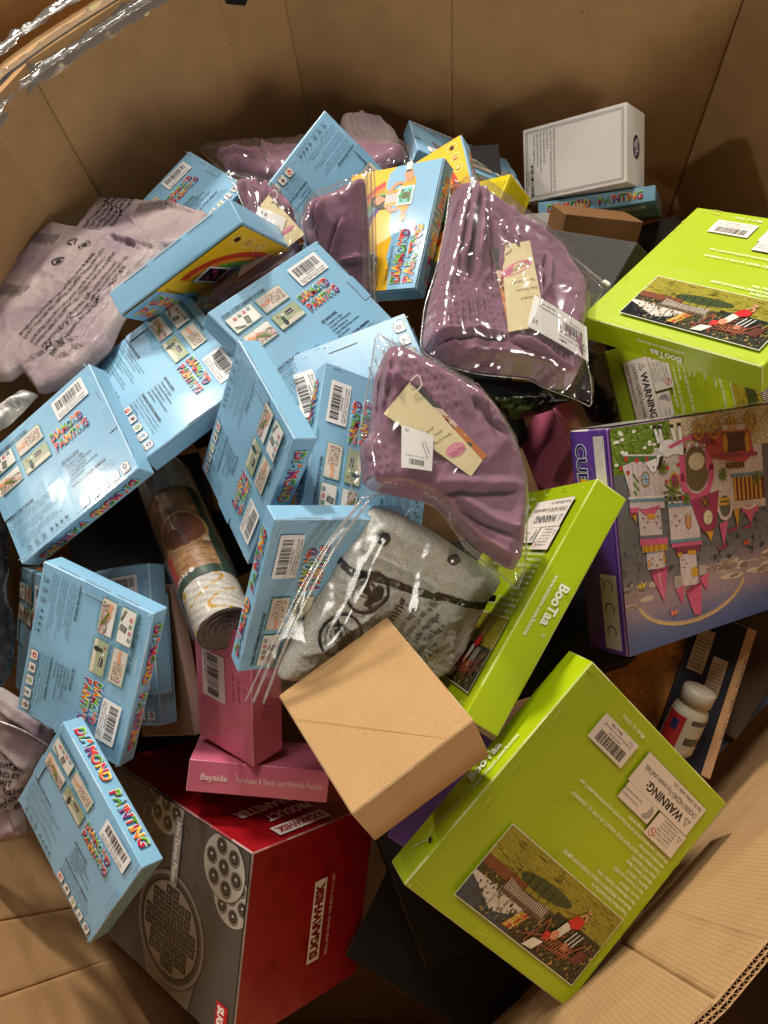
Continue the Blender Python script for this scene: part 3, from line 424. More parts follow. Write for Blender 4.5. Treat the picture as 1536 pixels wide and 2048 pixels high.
def code_label(seed=1):
    P = Page(.0002); w, h = .057, .0285
    P.poly([(-w / 2 + .001, -h / 2), (w / 2 - .001, -h / 2), (w / 2, -h / 2 + .001), (w / 2, h / 2 - .001), (w / 2 - .001, h / 2), (-w / 2 + .001, h / 2), (-w / 2, h / 2 - .001), (-w / 2, -h / 2 + .001)], (236, 234, 232), 0)
    P.bars(-.023, -.002, .046, .0125, 1, seed, 64); P.text('X004S94VN1', 0, -.0055, .0036, INKC, 1, align='C', bold=.01)
    P.text('DECORDIY Diamond P...for Kids-7D34480', -.0245, -.0092, .0036, INKC, 1, width=.048); P.text('WFJLD15480  MADE IN CHINA', -.0245, -.0128, .0038, INKC, 1, width=.047)
    return P.mesh('barcode_label', PAPER)
def tuck_mesh():
    P = Page(.0003); e = (222, 236, 244); w, d = .036, .013
    for a, b in (((0, -w / 2), (-d, -w / 2)), ((-d, -w / 2), (-d, w / 2)), ((-d, w / 2), (0, w / 2))): P.line([a, b], .00045, e, 1)
    P.rect(-d + .0003, -w / 2 + .0003, 0, w / 2 - .0003, (130, 180, 211), 0)
    return P.mesh('tuck_tab')
BTXT, BICO, T2, ST, BAR, TUCK = back_text(), back_icons(), title_two(), side_title(), code_label(), tuck_mesh()
BBODY = [carton_mesh('carton', BD, BLUE, INK, bev=.0011, bulge=.0012, dent=.0011, seed=q) for q in (1, 2, 3, 4, 5)]
def slot_mesh():
    P = Page(.0002)
    for a, b in ((-.062, -.028), (-.019, .019), (.028, .062)): P.rect(a, .0112, b, .0119, (20, 24, 30), 0); P.rect(a, .0119, b, .0123, (232, 238, 242), 0)
    return P.mesh('end_slots')
SLOT = slot_mesh()
def place(key, name='puzzle_box', variant=0):
    d, M4 = pose(key); s = d[0] / 0.21; o = empty(name, M4 @ Matrix.Scale(s, 4)); return o
def blue_back(key, label, variant=0, name='puzzle_box'):
    o = place(key); tag(o, label, 'puzzle box', 'blue diamond painting boxes')
    link('carton', BBODY[variant % 5], o); top = .014 + .0014
    def pz(me, nm, x, y, dz=0.0, rz=0.0):
        q = link(nm, me, o, (x, y, top + dz)); q.rotation_euler[2] = rz; return q
    pz(BTXT, 'back_text', 0, 0); pz(BICO, 'pictogram_row', 0, 0); pz(T2, 'printed_title', 0, 0)
    for k in range(4): pz(PIC[k], 'step_picture', *PICXY[k])
    for k, u in enumerate((.59, .675, .76, .845, .93)): pz(ICON[k], 'warning_icon', bx(u), by(.925))
    pz(WEAR[hash_of(key) % 5], 'edge_wear', 0, 0, -.0002)
    q = ((hash_of(key) % 7) - 3) * .012
    pz(BAR, 'barcode_label', bx(.765) + q * .1, by(.135 + (hash_of(key) % 5) * .006), .0003, q)
    pz(TUCK, 'tuck_tab', .1045, 0, .0001); t = pz(TUCK, 'tuck_tab', -.1045, 0, .0001, math.pi)
    for side in ('+y', '-y'):
        t = link('side_title', ST, o); t.matrix_parent_inverse = Matrix.Identity(4); t.matrix_local = face_M((.21, .1722, .028), side) @ R180
    for side in ('+x', '-x'):
        t = link('end_slots', SLOT, o); t.matrix_local = face_M((.2115, .168, .028), side)
    return o
def hash_of(s): return sum(ord(c) * (i + 3) for i, c in enumerate(s))
def scuffs(w, h, seed, c1, c2, n=26):
    P = Page(.0001); r = random.Random(seed)
    for q in range(n):
        k = r.random()
        if k < .5: x, y, a = r.choice((-1, 1)) * w * r.uniform(.93, .985), r.uniform(-h, h) * .97, 1.57
        elif k < .85: x, y, a = r.uniform(-w, w) * .97, r.choice((-1, 1)) * h * r.uniform(.92, .98), 0
        else: x, y, a = r.uniform(-w, w) * .8, r.uniform(-h, h) * .8, r.uniform(0, 3)
        L_ = r.uniform(.002, .009); a += r.uniform(-.25, .25); P.line([(x - L_ * math.cos(a), y - L_ * math.sin(a)), (x, y + r.uniform(-.0006, .0006)), (x + L_ * math.cos(a), y + L_ * math.sin(a))], r.uniform(.0004, .0010), c1 if r.random() < .7 else c2, 0)
    for sx in (-1, 1):
        for sy in (-1, 1):
            if r.random() < .6: s_ = r.uniform(.002, .0045); P.poly([(sx * w * .995, sy * (h * .995 - s_)), (sx * w * .995, sy * h * .995), (sx * (w * .995 - s_), sy * h * .995)], c1, 1)
    return P.mesh('edge_wear')
WEAR = [scuffs(.104, .083, q, (196, 216, 228), (104, 150, 180)) for q in range(5)]
GWEAR = [scuffs(.144, .151, q + 9, (206, 212, 110), (120, 136, 10), 34) for q in range(3)]
B = {}
for key, label in (
    ('A', 'blue puzzle box at the left edge with glare, title on its lower spine'),
    ('B', 'blue puzzle box between the rainbow sided box and the leftmost large blue box'),
    ('D', 'blue puzzle box at left under the roll, its spine title running down the right'),
    ('E', 'blue puzzle box lying flattest in the middle, its barcode label at the top corner'),
    ('F', 'blue puzzle box on its edge beside the wrapped roll, its text running down leftwards'),
    ('G', 'blue puzzle box with upright barcode, left of the purple garment bag with cream tag'),
    ('H', 'blue puzzle box lowest at left, leaning on the waffle maker box'),
    ('K', 'blue puzzle box farthest left against the bin wall, above the rainbow box'),
    ('L', 'blue puzzle box upside down at the back with its corner highest against the wall'),
    ('G2', 'blue puzzle box with three icons showing above the centre purple bag'),
    ('G3', 'blue puzzle box under the zip bag of the grey blanket, title on its left spine'),
    ('S', 'blue puzzle box spine under the white box'),
    ('P', 'blue puzzle box wrapped in plastic leaning on the rear wall behind the yellow boxes'),
    ('D3a', 'blue puzzle box corner with a barcode label, below the wrapped roll top'),
    ('D3b', 'blue puzzle box with plain lavender side, beside the rose gold box'),
    ('D2', 'blue puzzle box in shadow on its edge, leftmost behind another blue box')):
    B[key] = blue_back(key, label, hash_of(key))
# ---------------------------------------------------------------- blue carton seen from its picture side
def front_page():
    P = Page(); W, H = .105, .084; YE = (240, 188, 30)
    P.rect(-W + .0012, -H + .0012, W - .0012, H - .0012, YE, 0)
    # rainbow
    for k, c in enumerate(((206, 60, 36), (236, 140, 40), (110, 170, 60), (110, 180, 200), (90, 50, 120))):
        P.ring(-.005, .000, .088 - k * .009, .0092, c, 1 , ry=.066 - k * .008, n=40, a0=.2, a1=3.3)
    pts = [(-W + .0012, -H + .0012), (W - .0012, -H + .0012), (W - .0012, -.004), (W - .012, .008), (.070, .010), (.055, -.004), (.035, -.010), (.0, -.012), (-.02, -.022), (-.05, -.020), (-.07, -.03), (-W + .0012, -.034)]
    P.poly(pts, BLUE, 6)
    return P
def girl(P):
    # seated figure, hair loose, striped top, mustard overalls, holding a framed picture
    SK = (212, 152, 112); HA = (34, 24, 22); MU = (222, 166, 40)
    g = lambda pts, c, l: P.poly([(x * .001, y * .001) for x, y in pts], c, l)
    g([(-14, 70), (2, 74), (10, 62), (8, 44), (20, 30), (18, 22), (4, 30), (-8, 34), (-22, 28), (-24, 46)], HA, 8)
    P.disc(-.002, .058, .0105, SK, 10, ry=.0135); g([(-13, 70), (8, 72), (9, 62), (-2, 68), (-13, 60)], HA, 11)
    P.disc(-.006, .058, .0012, (40, 26, 24), 11, n=8); P.disc(.003, .058, .0012, (40, 26, 24), 11, n=8); P.disc(-.001, .051, .0024, (190, 60, 60), 11, ry=.001); P.line([(-.001, .057), (-.0005, .054)], .0006, (180, 120, 90), 11)
    g([(-5, 48), (3, 48), (3, 40), (-5, 40)], SK, 9)
    g([(-20, 40), (14, 42), (20, 14), (-20, 10)], (232, 226, 218), 9)
    for k in range(9): P.line([(-.019 + .0 * k, .0125 + k * .003), (.0165, .0145 + k * .003)], .0009, (60, 44, 50), 10)
    g([(-17, 42), (-12, 42), (-11, 8), (-18, 8)], MU, 11); g([(10, 42), (15, 42), (19, 12), (11, 10)], MU, 11)
    g([(-24, 14), (24, 14), (40, 2), (44, -14), (30, -20), (-10, -16), (-34, -14), (-34, 0)], MU, 8)
    g([(-20, 40), (-36, 22), (-34, 8), (-27, 10), (-27, 20), (-16, 32)], SK, 12); g([(14, 42), (36, 24), (36, 10), (29, 10), (28, 20), (12, 32)], SK, 12)
    g([(34, 2), (52, 10), (66, 2), (60, -8), (44, -12), (36, -10)], SK, 12); g([(-34, -2), (-54, 2), (-62, -8), (-52, -14), (-36, -12)], SK, 12)
    g([(60, 8), (78, 10), (82, 2), (76, -4), (62, -4)], (232, 226, 214), 13); g([(56, 6), (61, 8), (62, -4), (57, -4)], (40, 36, 40), 13)
    g([(-62, -2), (-80, -4), (-82, -14), (-66, -16)], (232, 226, 214), 13)
    P.rect(-.022, -.020, .022, .014, (240, 236, 228), 14); P.rect(-.0185, -.0165, .0185, .0105, (120, 200, 196), 15)
    P.disc(0, -.003, .0085, (120, 92, 40), 16, ry=.0105); P.disc(0, -.002, .006, (70, 110, 50), 17, ry=.008)
    for a, b, r in ((-.010, .005, .6), (.010, .005, -.6), (-.009, -.012, -.6), (.009, -.011, .6)): P.disc(a, b, .006, (70, 150, 70), 16, ry=.0022, rot=r)
    P.disc(.0, .0085, .0042, (90, 170, 80), 17); P.disc(-.0015, .009, .0012, (20, 20, 20), 18, n=8); P.disc(-.013, -.012, .003, (80, 160, 70), 16); P.disc(.013, .006, .003, (214, 80, 60), 16, n=5)
def front_mesh():
    P = front_page()
    Q = Page(); girl(Q); c, s = math.cos(0.0), math.sin(0.0)
    for v in range(len(Q.V)):
        x, y, z = Q.V[v]; Q.V[v] = (x * .72 + .050, y * .82 - .028, z)
    n = len(P.V); P.V += Q.V; P.F += [tuple(i + n for i in f) for f in Q.F]; P.C += Q.C
    P.poly([(-.072, -.006), (-.038, .002), (-.044, .030), (-.078, .022)], (238, 234, 228), 9); P.poly([(-.069, -.002), (-.042, .0045), (-.046, .0265), (-.074, .0195)], (40, 26, 36), 10)
    for a, b in ((-.060, .006), (-.055, .014), (-.062, .018), (-.050, .009)): P.disc(a, b, .003, (206, 70, 110), 11, n=6)
    for k, (a, b) in enumerate(((-.088, .066), (-.066, .068), (-.044, .069))):
        P.ring(a, b, .0085, .0006, (250, 240, 200), 8); P.disc(a, b, .004, ((60, 40, 30), (226, 160, 110), (236, 200, 120))[k], 9, n=9)
    P.text('Puzzle Brain Fun DIY', -.094, -.030, .0062, (30, 40, 60), 8, width=.062, bold=.004)
    return P.mesh('front_picture')
def front_title():
    P = Page(.0018); P.logo('DIAMOND', -.094, -.052, .022, 1, 0, width=.088); P.logo('PAINTING', -.094, -.074, .022, 1, 3, width=.092); return P.mesh('front_title')
FR, FT = front_mesh(), front_title()
for key, label in (('M', 'blue puzzle box on its side with plain blue end up and rainbow side facing right'), ('N', 'puzzle box showing a girl holding a turtle picture, at the back'), ('O', 'puzzle box with mostly yellow front and round icons, behind the girl picture box')):
    o = place(key); tag(o, label, 'puzzle box', 'blue diamond painting boxes'); link('carton', BBODY[hash_of(key) % 3], o)
    link('front_picture', FR, o, (0, 0, .0156)); link('front_title', FT, o, (0, 0, .0156))
    for side in (('-y',) if key == 'M' else ('+y', '-y')): t = link('side_title', ST, o); t.matrix_local = face_M((.21, .1722, .028), side)
    t = link('end_slots', SLOT, o); t.matrix_local = face_M((.2115, .168, .028), '-x') @ R180
    t = link('end_slots', SLOT, o); t.matrix_local = face_M((.2115, .168, .028), '+x')

# ---------------------------------------------------------------- lime green dart board cartons
GD = (.29, .304, .044); GREEN = (168, 190, 12); WT = (240, 242, 214)
def gx(u): return (u - .5) * GD[0]
def gy(v): return (.5 - v) * GD[1]
def green_picture():
    P = Page(.0003); r = random.Random(5); w, h = .215, .094
    P.rect(-w / 2 - .0012, -h / 2 - .0012, w / 2 + .0012, h / 2 + .0012, (226, 226, 200), 0)
    P.rect(-w / 2, -h / 2, w / 2, h / 2, (146, 136, 34), 1)      # lawn
    x0, x1, y0, y1 = -w / 2, w / 2, -h / 2, h / 2
    P.rect(x0 * .2, y0 + .045, x1, y1, (52, 50, 22), 2); P.rect(x1 - .09, y0 + .06, x1, y1, (150, 160, 168), 2); P.poly([(x1 - .09, y0 + .07), (x1 - .05, y0 + .085), (x1, y0 + .065), (x1, y0 + .06), (x1 - .09, y0 + .06)], (206, 200, 190), 3)
    P.rect(x0, y0 + .04, x0 * .2 + .001, y1, (30, 36, 22), 2)
    for q in range(520):
        a = r.uniform(x0 + .002, x1 - .012); b = r.uniform(y0 + .047, y1 - .002)
        if a > x1 - .085 and b > y0 + .065 and r.random() < .62: continue
        s = r.uniform(.0012, .0035); P.disc(a, b, s, r.choice(((44, 46, 20), (78, 72, 26), (112, 96, 38), (30, 30, 16), (140, 118, 54), (168, 138, 76), (96, 60, 34))), 4 + q % 3, n=5, rot=r.random() * 3, ry=s * .6)
    for q in range(240):
        a = r.uniform(x0 + .002, x1 - .004); b = r.uniform(y0 + .002, y0 + .044); s = r.uniform(.003, .008)
        P.disc(a, b, s, r.choice(((156, 142, 34), (126, 116, 24), (170, 156, 54), (110, 100, 20))), 2, n=6, ry=.0009)
    P.disc(.012, y0 + .030, .045, (52, 66, 20), 3, ry=.009, rot=.06); P.rect(x1 - .07, y0 + .038, x1, y0 + .050, (120, 62, 32), 7)
    # pergola: roof slats and posts
    P.rect(-.008, y0 + .046, .066, y0 + .062, (96, 70, 52), 7)
    for q in range(22): P.rect(-.006 + q * .0032, y0 + .043 + .004 * math.sin(q * .15), -.0048 + q * .0032, y0 + .057, (214, 208, 190), 8)
    for q in (0, .013, .026, .039, .05, .06): P.line([(q, y0 + .026), (q + .001, y0 + .047)], .0008, (26, 28, 22), 8)
    for q in (-.008, .02, .045, .066): P.rect(q, y0 + .056, q + .0009, y1 - .004, (150, 150, 130), 9)
    P.poly([(.008, y0 + .064), (.022, y0 + .064), (.034, y0 + .088), (.020, y0 + .088)], (196, 150, 60), 10); P.poly([(.010, y0 + .064), (.014, y0 + .064), (.027, y0 + .088), (.023, y0 + .088)], (176, 44, 30), 11)
    for q in range(24): P.disc(r.uniform(.014, .028), r.uniform(y0 + .066, y0 + .086), .0013, r.choice(((220, 60, 40), (236, 210, 150), (120, 170, 60), (200, 190, 60))), 12, n=5)
    # swing frame, deck chairs, two people
    for a, b in (((-.018, y0 + .05), (-.005, y1 - .006)), ((-.018, y0 + .05), (-.032, y1 - .004)), ((-.052, y0 + .056), (.002, y1 - .012)), ((-.09, y0 + .07), (-.03, y1 - .014)), ((-.085, y0 + .05), (-.06, y1 - .01))): P.line([a, b], .0022, (140, 70, 46), 12)
    for q in range(11): P.line([(-.072 + q * .0045, y0 + .064), (-.068 + q * .0045, y0 + .076)], .0016, (170, 92, 62), 13)
    P.line([(-.076, y0 + .063), (-.022, y0 + .066)], .0018, (120, 58, 40), 14); P.line([(-.072, y0 + .077), (-.018, y0 + .080)], .0018, (120, 58, 40), 14)
    P.poly([(-.062, y0 + .030), (-.048, y0 + .028), (-.040, y0 + .040), (-.050, y0 + .046), (-.062, y0 + .040)], (206, 34, 30), 14); P.poly([(-.052, y0 + .044), (-.040, y0 + .042), (-.034, y0 + .058), (-.044, y0 + .062)], (214, 210, 200), 14)
    P.disc(-.037, y0 + .062, .006, (206, 140, 104), 15); P.disc(-.028, y0 + .068, .0055, (196, 44, 40), 15); P.line([(-.062, y0 + .03), (-.056, y0 + .014)], .003, (206, 150, 112), 14); P.line([(-.05, y0 + .03), (-.062, y0 + .016)], .003, (206, 150, 112), 14)
    for q in range(6): P.poly([(-.078 + q * .003, y0 + .044), (-.0765 + q * .003, y0 + .044), (-.0705 + q * .003, y0 + .062), (-.072 + q * .003, y0 + .062)], (232, 230, 224) if q % 2 else (30, 30, 34), 14)
    P.disc(-.060, y0 + .066, .005, (176, 116, 84), 15); P.poly([(-.03, y1 - .018), (-.014, y1 - .016), (-.006, y1 - .002), (-.022, y1 - .004)], (226, 222, 206), 15)
    P.poly([(-.096, y0 + .056), (-.082, y0 + .058), (-.078, y1 - .02), (-.092, y1 - .018)], (96, 40, 30), 13)
    Q = P.mesh('garden_picture', ART); return Q
def label_text(P, lines, x, y, size, lead, c=(30, 30, 34), **k):
    for i, t in enumerate(lines): P.text(t, x, y - i * lead, size, c, 2, **k)
def green_print():
    P = Page()
    L = ['Product Name: Dart Board Play Set', 'Manufacturer: SHENZHEN AOCHENG TECHNOLOGY LIMITED', 'Place of Manufacture: Shenzhen, China', 'Item No.: DBS001A', 'Date of Production: June.2023', 'Batch No.: 20230615', 'Material: Polyester, Plastic.', 'Dealer: ACD Global INC', 'Dealer Address: 3980 VALLEY BLVD STE D, WALNUT, CA, 91789, US. +17205430699', 'www.amazon.com/bootaa', 'We provide 1 year warranty for all our BooTaa products, any problem met within 1 year,', 'please contact us via amazon message system.']
    for i, t in enumerate(L): P.text(t, gx(.07), gy(.422 + i * .0253), (.0063), WT, 1, bold=.018, sx=.80, res=1)
    P.text('Made In China', gx(.585), gy(.955), .0075, WT, 1, bold=.004)
    return P.mesh('printed_text')
def warn_label():
    P = Page(.0002); w, h = .126, .040
    P.rect(-w / 2 - .0004, -h / 2 - .0004, w / 2 + .0004, h / 2 + .0004, (60, 62, 30), 0); P.rect(-w / 2, -h / 2, w / 2, h / 2, (228, 216, 204), 1)
    P.poly([(-.056, .004), (-.044, .004), (-.050, .014)], INKC, 2); P.poly([(-.0543, .005), (-.0457, .005), (-.050, .0122)], (228, 216, 204), 3); P.text('!', -.0507, .0055, .006, INKC, 4, bold=.02)
    P.text('WARNING:', -.040, .0035, .0150, INKC, 2, bold=.03, res=2); P.text('CHOKING HAZARD-Toy contains small balls.', -.057, -.0075, .0092, INKC, 2, width=.112, bold=.004, res=2); P.text('Not for children under 3 yrs.', -.057, -.0165, .0075, INKC, 2, width=.062, res=2)
    return P.mesh('warning_label', PAPER)
def import_label():
    P = Page(.0002); w, h = .062, .022
    P.rect(-w / 2 - .0004, -h / 2 - .0004, w / 2 + .0004, h / 2 + .0004, (60, 62, 30), 0); P.rect(-w / 2, -h / 2, w / 2, h / 2, (228, 216, 204), 1)
    for k in range(4): P.ring(-.019, .0, .0085 - k * .002, .0009, (40, 54, 84), 2, a0=1.0, a1=4.6)
    P.text('Tested according to', -.004, .002, .0042, INKC, 2); P.text('international standards', -.004, -.004, .0038, INKC, 2)
    return P.mesh('standard_label', PAPER)
def age_label():
    P = Page(.0002); w, h = .059, .031
    P.rect(-w / 2 - .0004, -h / 2 - .0004, w / 2 + .0004, h / 2 + .0004, (60, 62, 30), 0); P.rect(-w / 2, -h / 2, w / 2, h / 2, (228, 216, 204), 1)
    P.ring(.020, .008, .0055, .0009, (180, 40, 40), 2); P.line([(.0165, .0115), (.0235, .0045)], .001, (180, 40, 40), 3); P.text('0-3', .0165, .0065, .004, INKC, 2)
    P.poly([(-.026, -.010), (-.018, -.010), (-.022, -.003)], INKC, 2); P.poly([(-.0248, -.0094), (-.0192, -.0094), (-.022, -.0042)], (228, 216, 204), 3)
    label_text(P, ['NOT SUITABLE FOR', 'CHILDREN UNDER 3', 'YEARS DUE TO SMALL', 'PARTS. RETAIN THIS', 'INFORMATION FOR', 'FUTURE REFERENCE'], -.015, .008, .0034, .0043)
    return P.mesh('age_label', PAPER)
def stock_label():
    P = Page(.0003); w, h = .066, .033
    P.rect(-w / 2, -h / 2, w / 2, h / 2, (230, 218, 206), 0); P.bars(-.026, 0.0, .050, .013, 1, 8, 58); P.text('X0039SGDCB', 0, -.004, .0038, INKC, 1, align='C')
    P.text('BooTaa 29" Dart Board...Year Old Boys Girls', -.026, -.0085, .0036, INKC, 1, width=.052); P.text('New', -.026, -.0125, .0036, INKC, 1); P.text('Made in China', -.004, -.0128, .0036, INKC, 1, bold=.02)
    return P.mesh('barcode_label', PAPER)
def brand_strip():
    P = Page(.0004); P.text('BooTaa', -.030, .0005, .0165, (236, 236, 214), 1, bold=.028, res=3); P.ring(.0315, .0105, .0018, .0005, (236, 236, 214), 1, n=10)
    P.text('www.amazon.com/bootaa', -.034, -.0105, .0078, (236, 236, 214), 1, bold=.006, width=.076, res=2); return P.mesh('brand_name')
GP, GT, GW, GI, GA, GS, GB = green_picture(), green_print(), warn_label(), import_label(), age_label(), stock_label(), brand_strip()
GBODY = [carton_mesh('carton', GD, GREEN, INK, bev=.0016, bulge=.0022, dent=.0018, seed=q, edge=(.9, .9, .55), edge_mix=.6) for q in (11, 12)]
def green(key, label, side, torn=False):
    d, M4 = pose(key); s = d[0] / .29; o = empty('dart_board_box', M4 @ Matrix.Scale(s, 4)); tag(o, label, 'toy box', 'lime green dart board boxes')
    link('carton', GBODY[hash_of(key) % 2], o); z = .022 + .0030
    for me, nm, x, y in ((GT, 'printed_text', 0, 0), (GP, 'garden_picture', gx(.44), gy(.235)), (GW, 'warning_label', gx(.30), gy(.86)), (GI, 'standard_label', gx(.397), gy(.757)), (GA, 'age_label', gx(.175), gy(.740)), (GS, 'barcode_label', gx(.693), gy(.857))):
        link(nm, me, o, (x, y, z))
    link('edge_wear', GWEAR[hash_of(key) % 3], o, (0, 0, z - .0002)); t = link('brand_name', GB, o); D2 = (.2945, .3085, .044)
    r = {'+x': R180, '-x': R180, '+y': R180}[side]
    t.matrix_local = face_M(D2, side) @ r
    if torn:
        P = Page(.0005); r = random.Random(2)
        def rip(pts):
            for (a, b) in zip(pts[:-1], pts[1:]):
                n = 7; q = [(a[0] + (b[0] - a[0]) * i / n + r.uniform(-.0012, .0012), a[1] + (b[1] - a[1]) * i / n + r.uniform(-.0012, .0012)) for i in range(n + 1)]
                P.line(q, .0005, (64, 66, 12), 0); P.line([(x + .0006, y + .0005) for x, y in q], .0006, (232, 228, 190), 1)
        rip([(.120, -.004), (.104, .006), (.090, -.002), (.060, .007), (.030, .003)]); P.disc(.103, .010, .0042, (18, 16, 8), 1, ry=.0022, rot=1.0, n=12)
        t = link('torn_edge', P.mesh('torn_edge', INK), o); t.matrix_local = face_M(D2, '+x')
    return o
green('W2', 'lime green dart board box nearest the camera with a torn corner, bottom right', '+x', True)
green('W1', 'lime green dart board box standing on edge in the middle, bright spine up', '-x')
green('V', 'lime green dart board box lying on top at the right edge', '+y')
green('V2', 'lime green dart board box mostly hidden under the upper right one, warning label showing', '+y')
# ---------------------------------------------------------------- building-brick castle box
def poly_px(P, pts, c, l, T): P.poly([T(a, b) for a, b in pts], c, l)
def castle_page():
    P = Page(); r = random.Random(11); W, H = .2, .145
    T = lambda a, b: (.2 - (a - 1212) * .00066 * (1 + .0013 * max(0, a - 1300)), -.145 + (b - 861 + (a - 1212) * .135) * .00063)
    R_ = lambda x0, y0, x1, y1, c, l: poly_px(P, [(x0, y0), (x1, y0), (x1, y1), (x0, y1)], c, l, T)
    P.rect(-W, -H, W, H, (94, 98, 104), 0)
    n = 26
    for k in range(n):       # printed sky: blue above, pale pink cloud band, then hazy foliage
        f = k / (n - 1); y0 = .145 - .115 * f; c = [(62, 84, 138), (84, 100, 146), (140, 124, 146), (160, 134, 142), (116, 110, 124), (92, 94, 102)]
        g = f * 5; i = min(4, int(g)); t = g - i; cc = tuple(c[i][q] * (1 - t) + c[i + 1][q] * t for q in range(3)); P.rect(-W, y0 - .115 / (n - 1) * 1.02, W, y0, cc, 1 if k % 2 else 2)
    for q in range(420):
        a, b = r.uniform(-W, W), r.uniform(-.05, .055); P.disc(a, b, r.uniform(.002, .006), r.choice(((88, 90, 100), (98, 100, 106), (108, 106, 112), (82, 88, 92))), 3, n=6, ry=r.uniform(.002, .005), rot=r.random() * 3)
    for q in range(60):
        a, b = r.uniform(-W, W), r.uniform(.055, .085); P.disc(a, b, r.uniform(.008, .022), r.choice(((200, 176, 160), (176, 156, 146), (150, 140, 138), (206, 186, 168))), 3, n=9, ry=r.uniform(.002, .005))
    P.ring(.075, .075, .105, .0035, (206, 176, 120), 4, ry=.052, n=40, a0=.2, a1=2.9); P.ring(.075, .075, .1018, .003, (176, 150, 130), 4, ry=.049, n=40, a0=.2, a1=2.9)
    # lawn with daisies, stone paving
    P.rect(.095, -H, W, -.086, (96, 122, 36), 4); P.rect(-W, -H, .097, -.092, (206, 188, 152), 4)
    for q in range(420):
        a, b = r.uniform(.097, W - .002), r.uniform(-H + .002, -.088); P.disc(a, b, .0022, r.choice(((72, 100, 24), (120, 146, 52), (88, 112, 30), (140, 158, 70))), 5, n=5, ry=.0012)
    for q in range(30):
        a, b = r.uniform(.105, W - .006), r.uniform(-H + .006, -.092)
        for k in range(6): P.disc(a + .0022 * math.cos(k * 1.05), b + .0013 * math.sin(k * 1.05), .0015, (236, 236, 226), 6, n=5, ry=.0009)
        P.disc(a, b, .0009, (226, 190, 60), 7, n=5)
    for q in range(210):
        a, b = r.uniform(-W, .094), r.uniform(-H + .002, -.096); s = r.uniform(.0035, .0075); P.disc(a, b, s, (112, 96, 70), 5, n=6, ry=s * .5, rot=.1); P.disc(a, b, s * .86, r.choice(((214, 196, 160), (196, 178, 144), (222, 206, 174))), 6, n=6, ry=s * .41, rot=.1)
    WH, PK, PD, GO, BL_, GRN, WD = (206, 190, 190), (206, 84, 128), (150, 36, 84), (206, 150, 40), (96, 136, 156), (70, 104, 44), (150, 60, 60)
    # left house wall and towers (photo left = page right)
    poly_px(P, [(1236, 935), (1330, 905), (1480, 905), (1536, 900), (1536, 985), (1480, 1000), (1252, 1000)], WH, 8, T)
    for k in range(7): R_(1248 + k * 13, 930, 1248.8 + k * 13, 998, (150, 140, 134), 9)
    R_(1236, 915, 1322, 924, (70, 110, 70), 10); R_(1238, 912, 1320, 916, (210, 206, 200), 10)
    for k in range(9): P.disc(*T(1246 + k * 9, 921 + (k % 2) * 3), .0035, (64, 110, 50) if k % 3 else (190, 50, 44), 11, n=6)
    for k in range(10): P.disc(*T(1262 + (k % 4) * 3, 952 + k * 4.4), .0022, (96, 130, 50), 11, n=5)
    P.disc(*T(1292, 962), .0085, (150, 126, 70), 10, n=10, ry=.0105); P.disc(*T(1292, 962), .0062, (150, 176, 190), 11, n=10, ry=.008); P.line([T(1292, 952), T(1292, 972)], .0008, (60, 60, 70), 12); P.line([T(1284, 962), T(1300, 962)], .0008, (60, 60, 70), 12)
    R_(1246, 1000, 1335, 1008, BL_, 11); R_(1244, 996, 1332, 1001, (222, 214, 206), 11); R_(1246, 1008, 1332, 1022, WH, 10); poly_px(P, [(1270, 1024), (1322, 1016), (1306, 1034), (1286, 1036)], PK, 12, T); R_(1288, 1032, 1308, 1042, GO, 13)
    poly_px(P, [(1245, 1028), (1262, 1028), (1258, 1048)], GO, 12, T); poly_px(P, [(1245, 1018), (1270, 1018), (1262, 1032), (1246, 1036)], PK, 12, T)
    R_(1266, 1024, 1322, 1078, WH, 9)
    for a, b in ((1274, 1040), (1284, 1048), (1276, 1058), (1310, 1038), (1306, 1050), (1314, 1062)): P.line([T(a, b), T(a + 8, b)], .0008, (60, 56, 60), 11); P.line([T(a + 4, b), T(a + 4, b + 6)], .0008, (60, 56, 60), 11)
    R_(1263, 1076, 1332, 1083, (90, 100, 110), 12); R_(1264, 1083, 1332, 1096, PK, 12); R_(1268, 1094, 1330, 1110, GO, 11)
    for k in range(5): R_(1270 + k * 13, 1096, 1276 + k * 13, 1110, (176, 120, 20), 12)
    R_(1278, 1106, 1322, 1146, WH, 10); P.line([T(1278, 1112), T(1322, 1110)], .0016, BL_, 12)
    for a, b in ((1290, 1122), (1310, 1126), (1300, 1136), (1288, 1134)): R_(a, b, a + 4, b + 3, (50, 46, 56), 12)
    R_(1280, 1126, 1285, 1142, GO, 13); R_(1318, 1118, 1323, 1134, GO, 13)
    poly_px(P, [(1283, 1150), (1328, 1142), (1313, 1218)], PK, 13, T); poly_px(P, [(1283, 1150), (1328, 1142), (1326, 1150), (1288, 1158)], PD, 14, T); poly_px(P, [(1300, 1152), (1308, 1150), (1313, 1212)], (222, 140, 150), 14, T)
    # middle tower
    R_(1340, 1010, 1404, 1092, WH, 9); R_(1346, 900, 1372, 1000, (196, 184, 174), 10); P.disc(*T(1358, 970), .010, GO, 11, ry=.013, n=12); P.disc(*T(1358, 970), .0075, PD, 12, ry=.010, n=12)
    for a, b in ((1350, 1040), (1358, 1050), (1350, 1060)): P.line([T(a, b), T(a + 9, b)], .0008, (60, 56, 60), 11); P.line([T(a + 4, b), T(a + 4, b + 7)], .0008, (60, 56, 60), 11)
    P.disc(*T(1381, 1054), .006, WD, 11, ry=.011, n=10); P.disc(*T(1381, 1054), .0042, (196, 150, 90), 12, ry=.009, n=10); R_(1372, 1036, 1390, 1042, (190, 170, 160), 13)
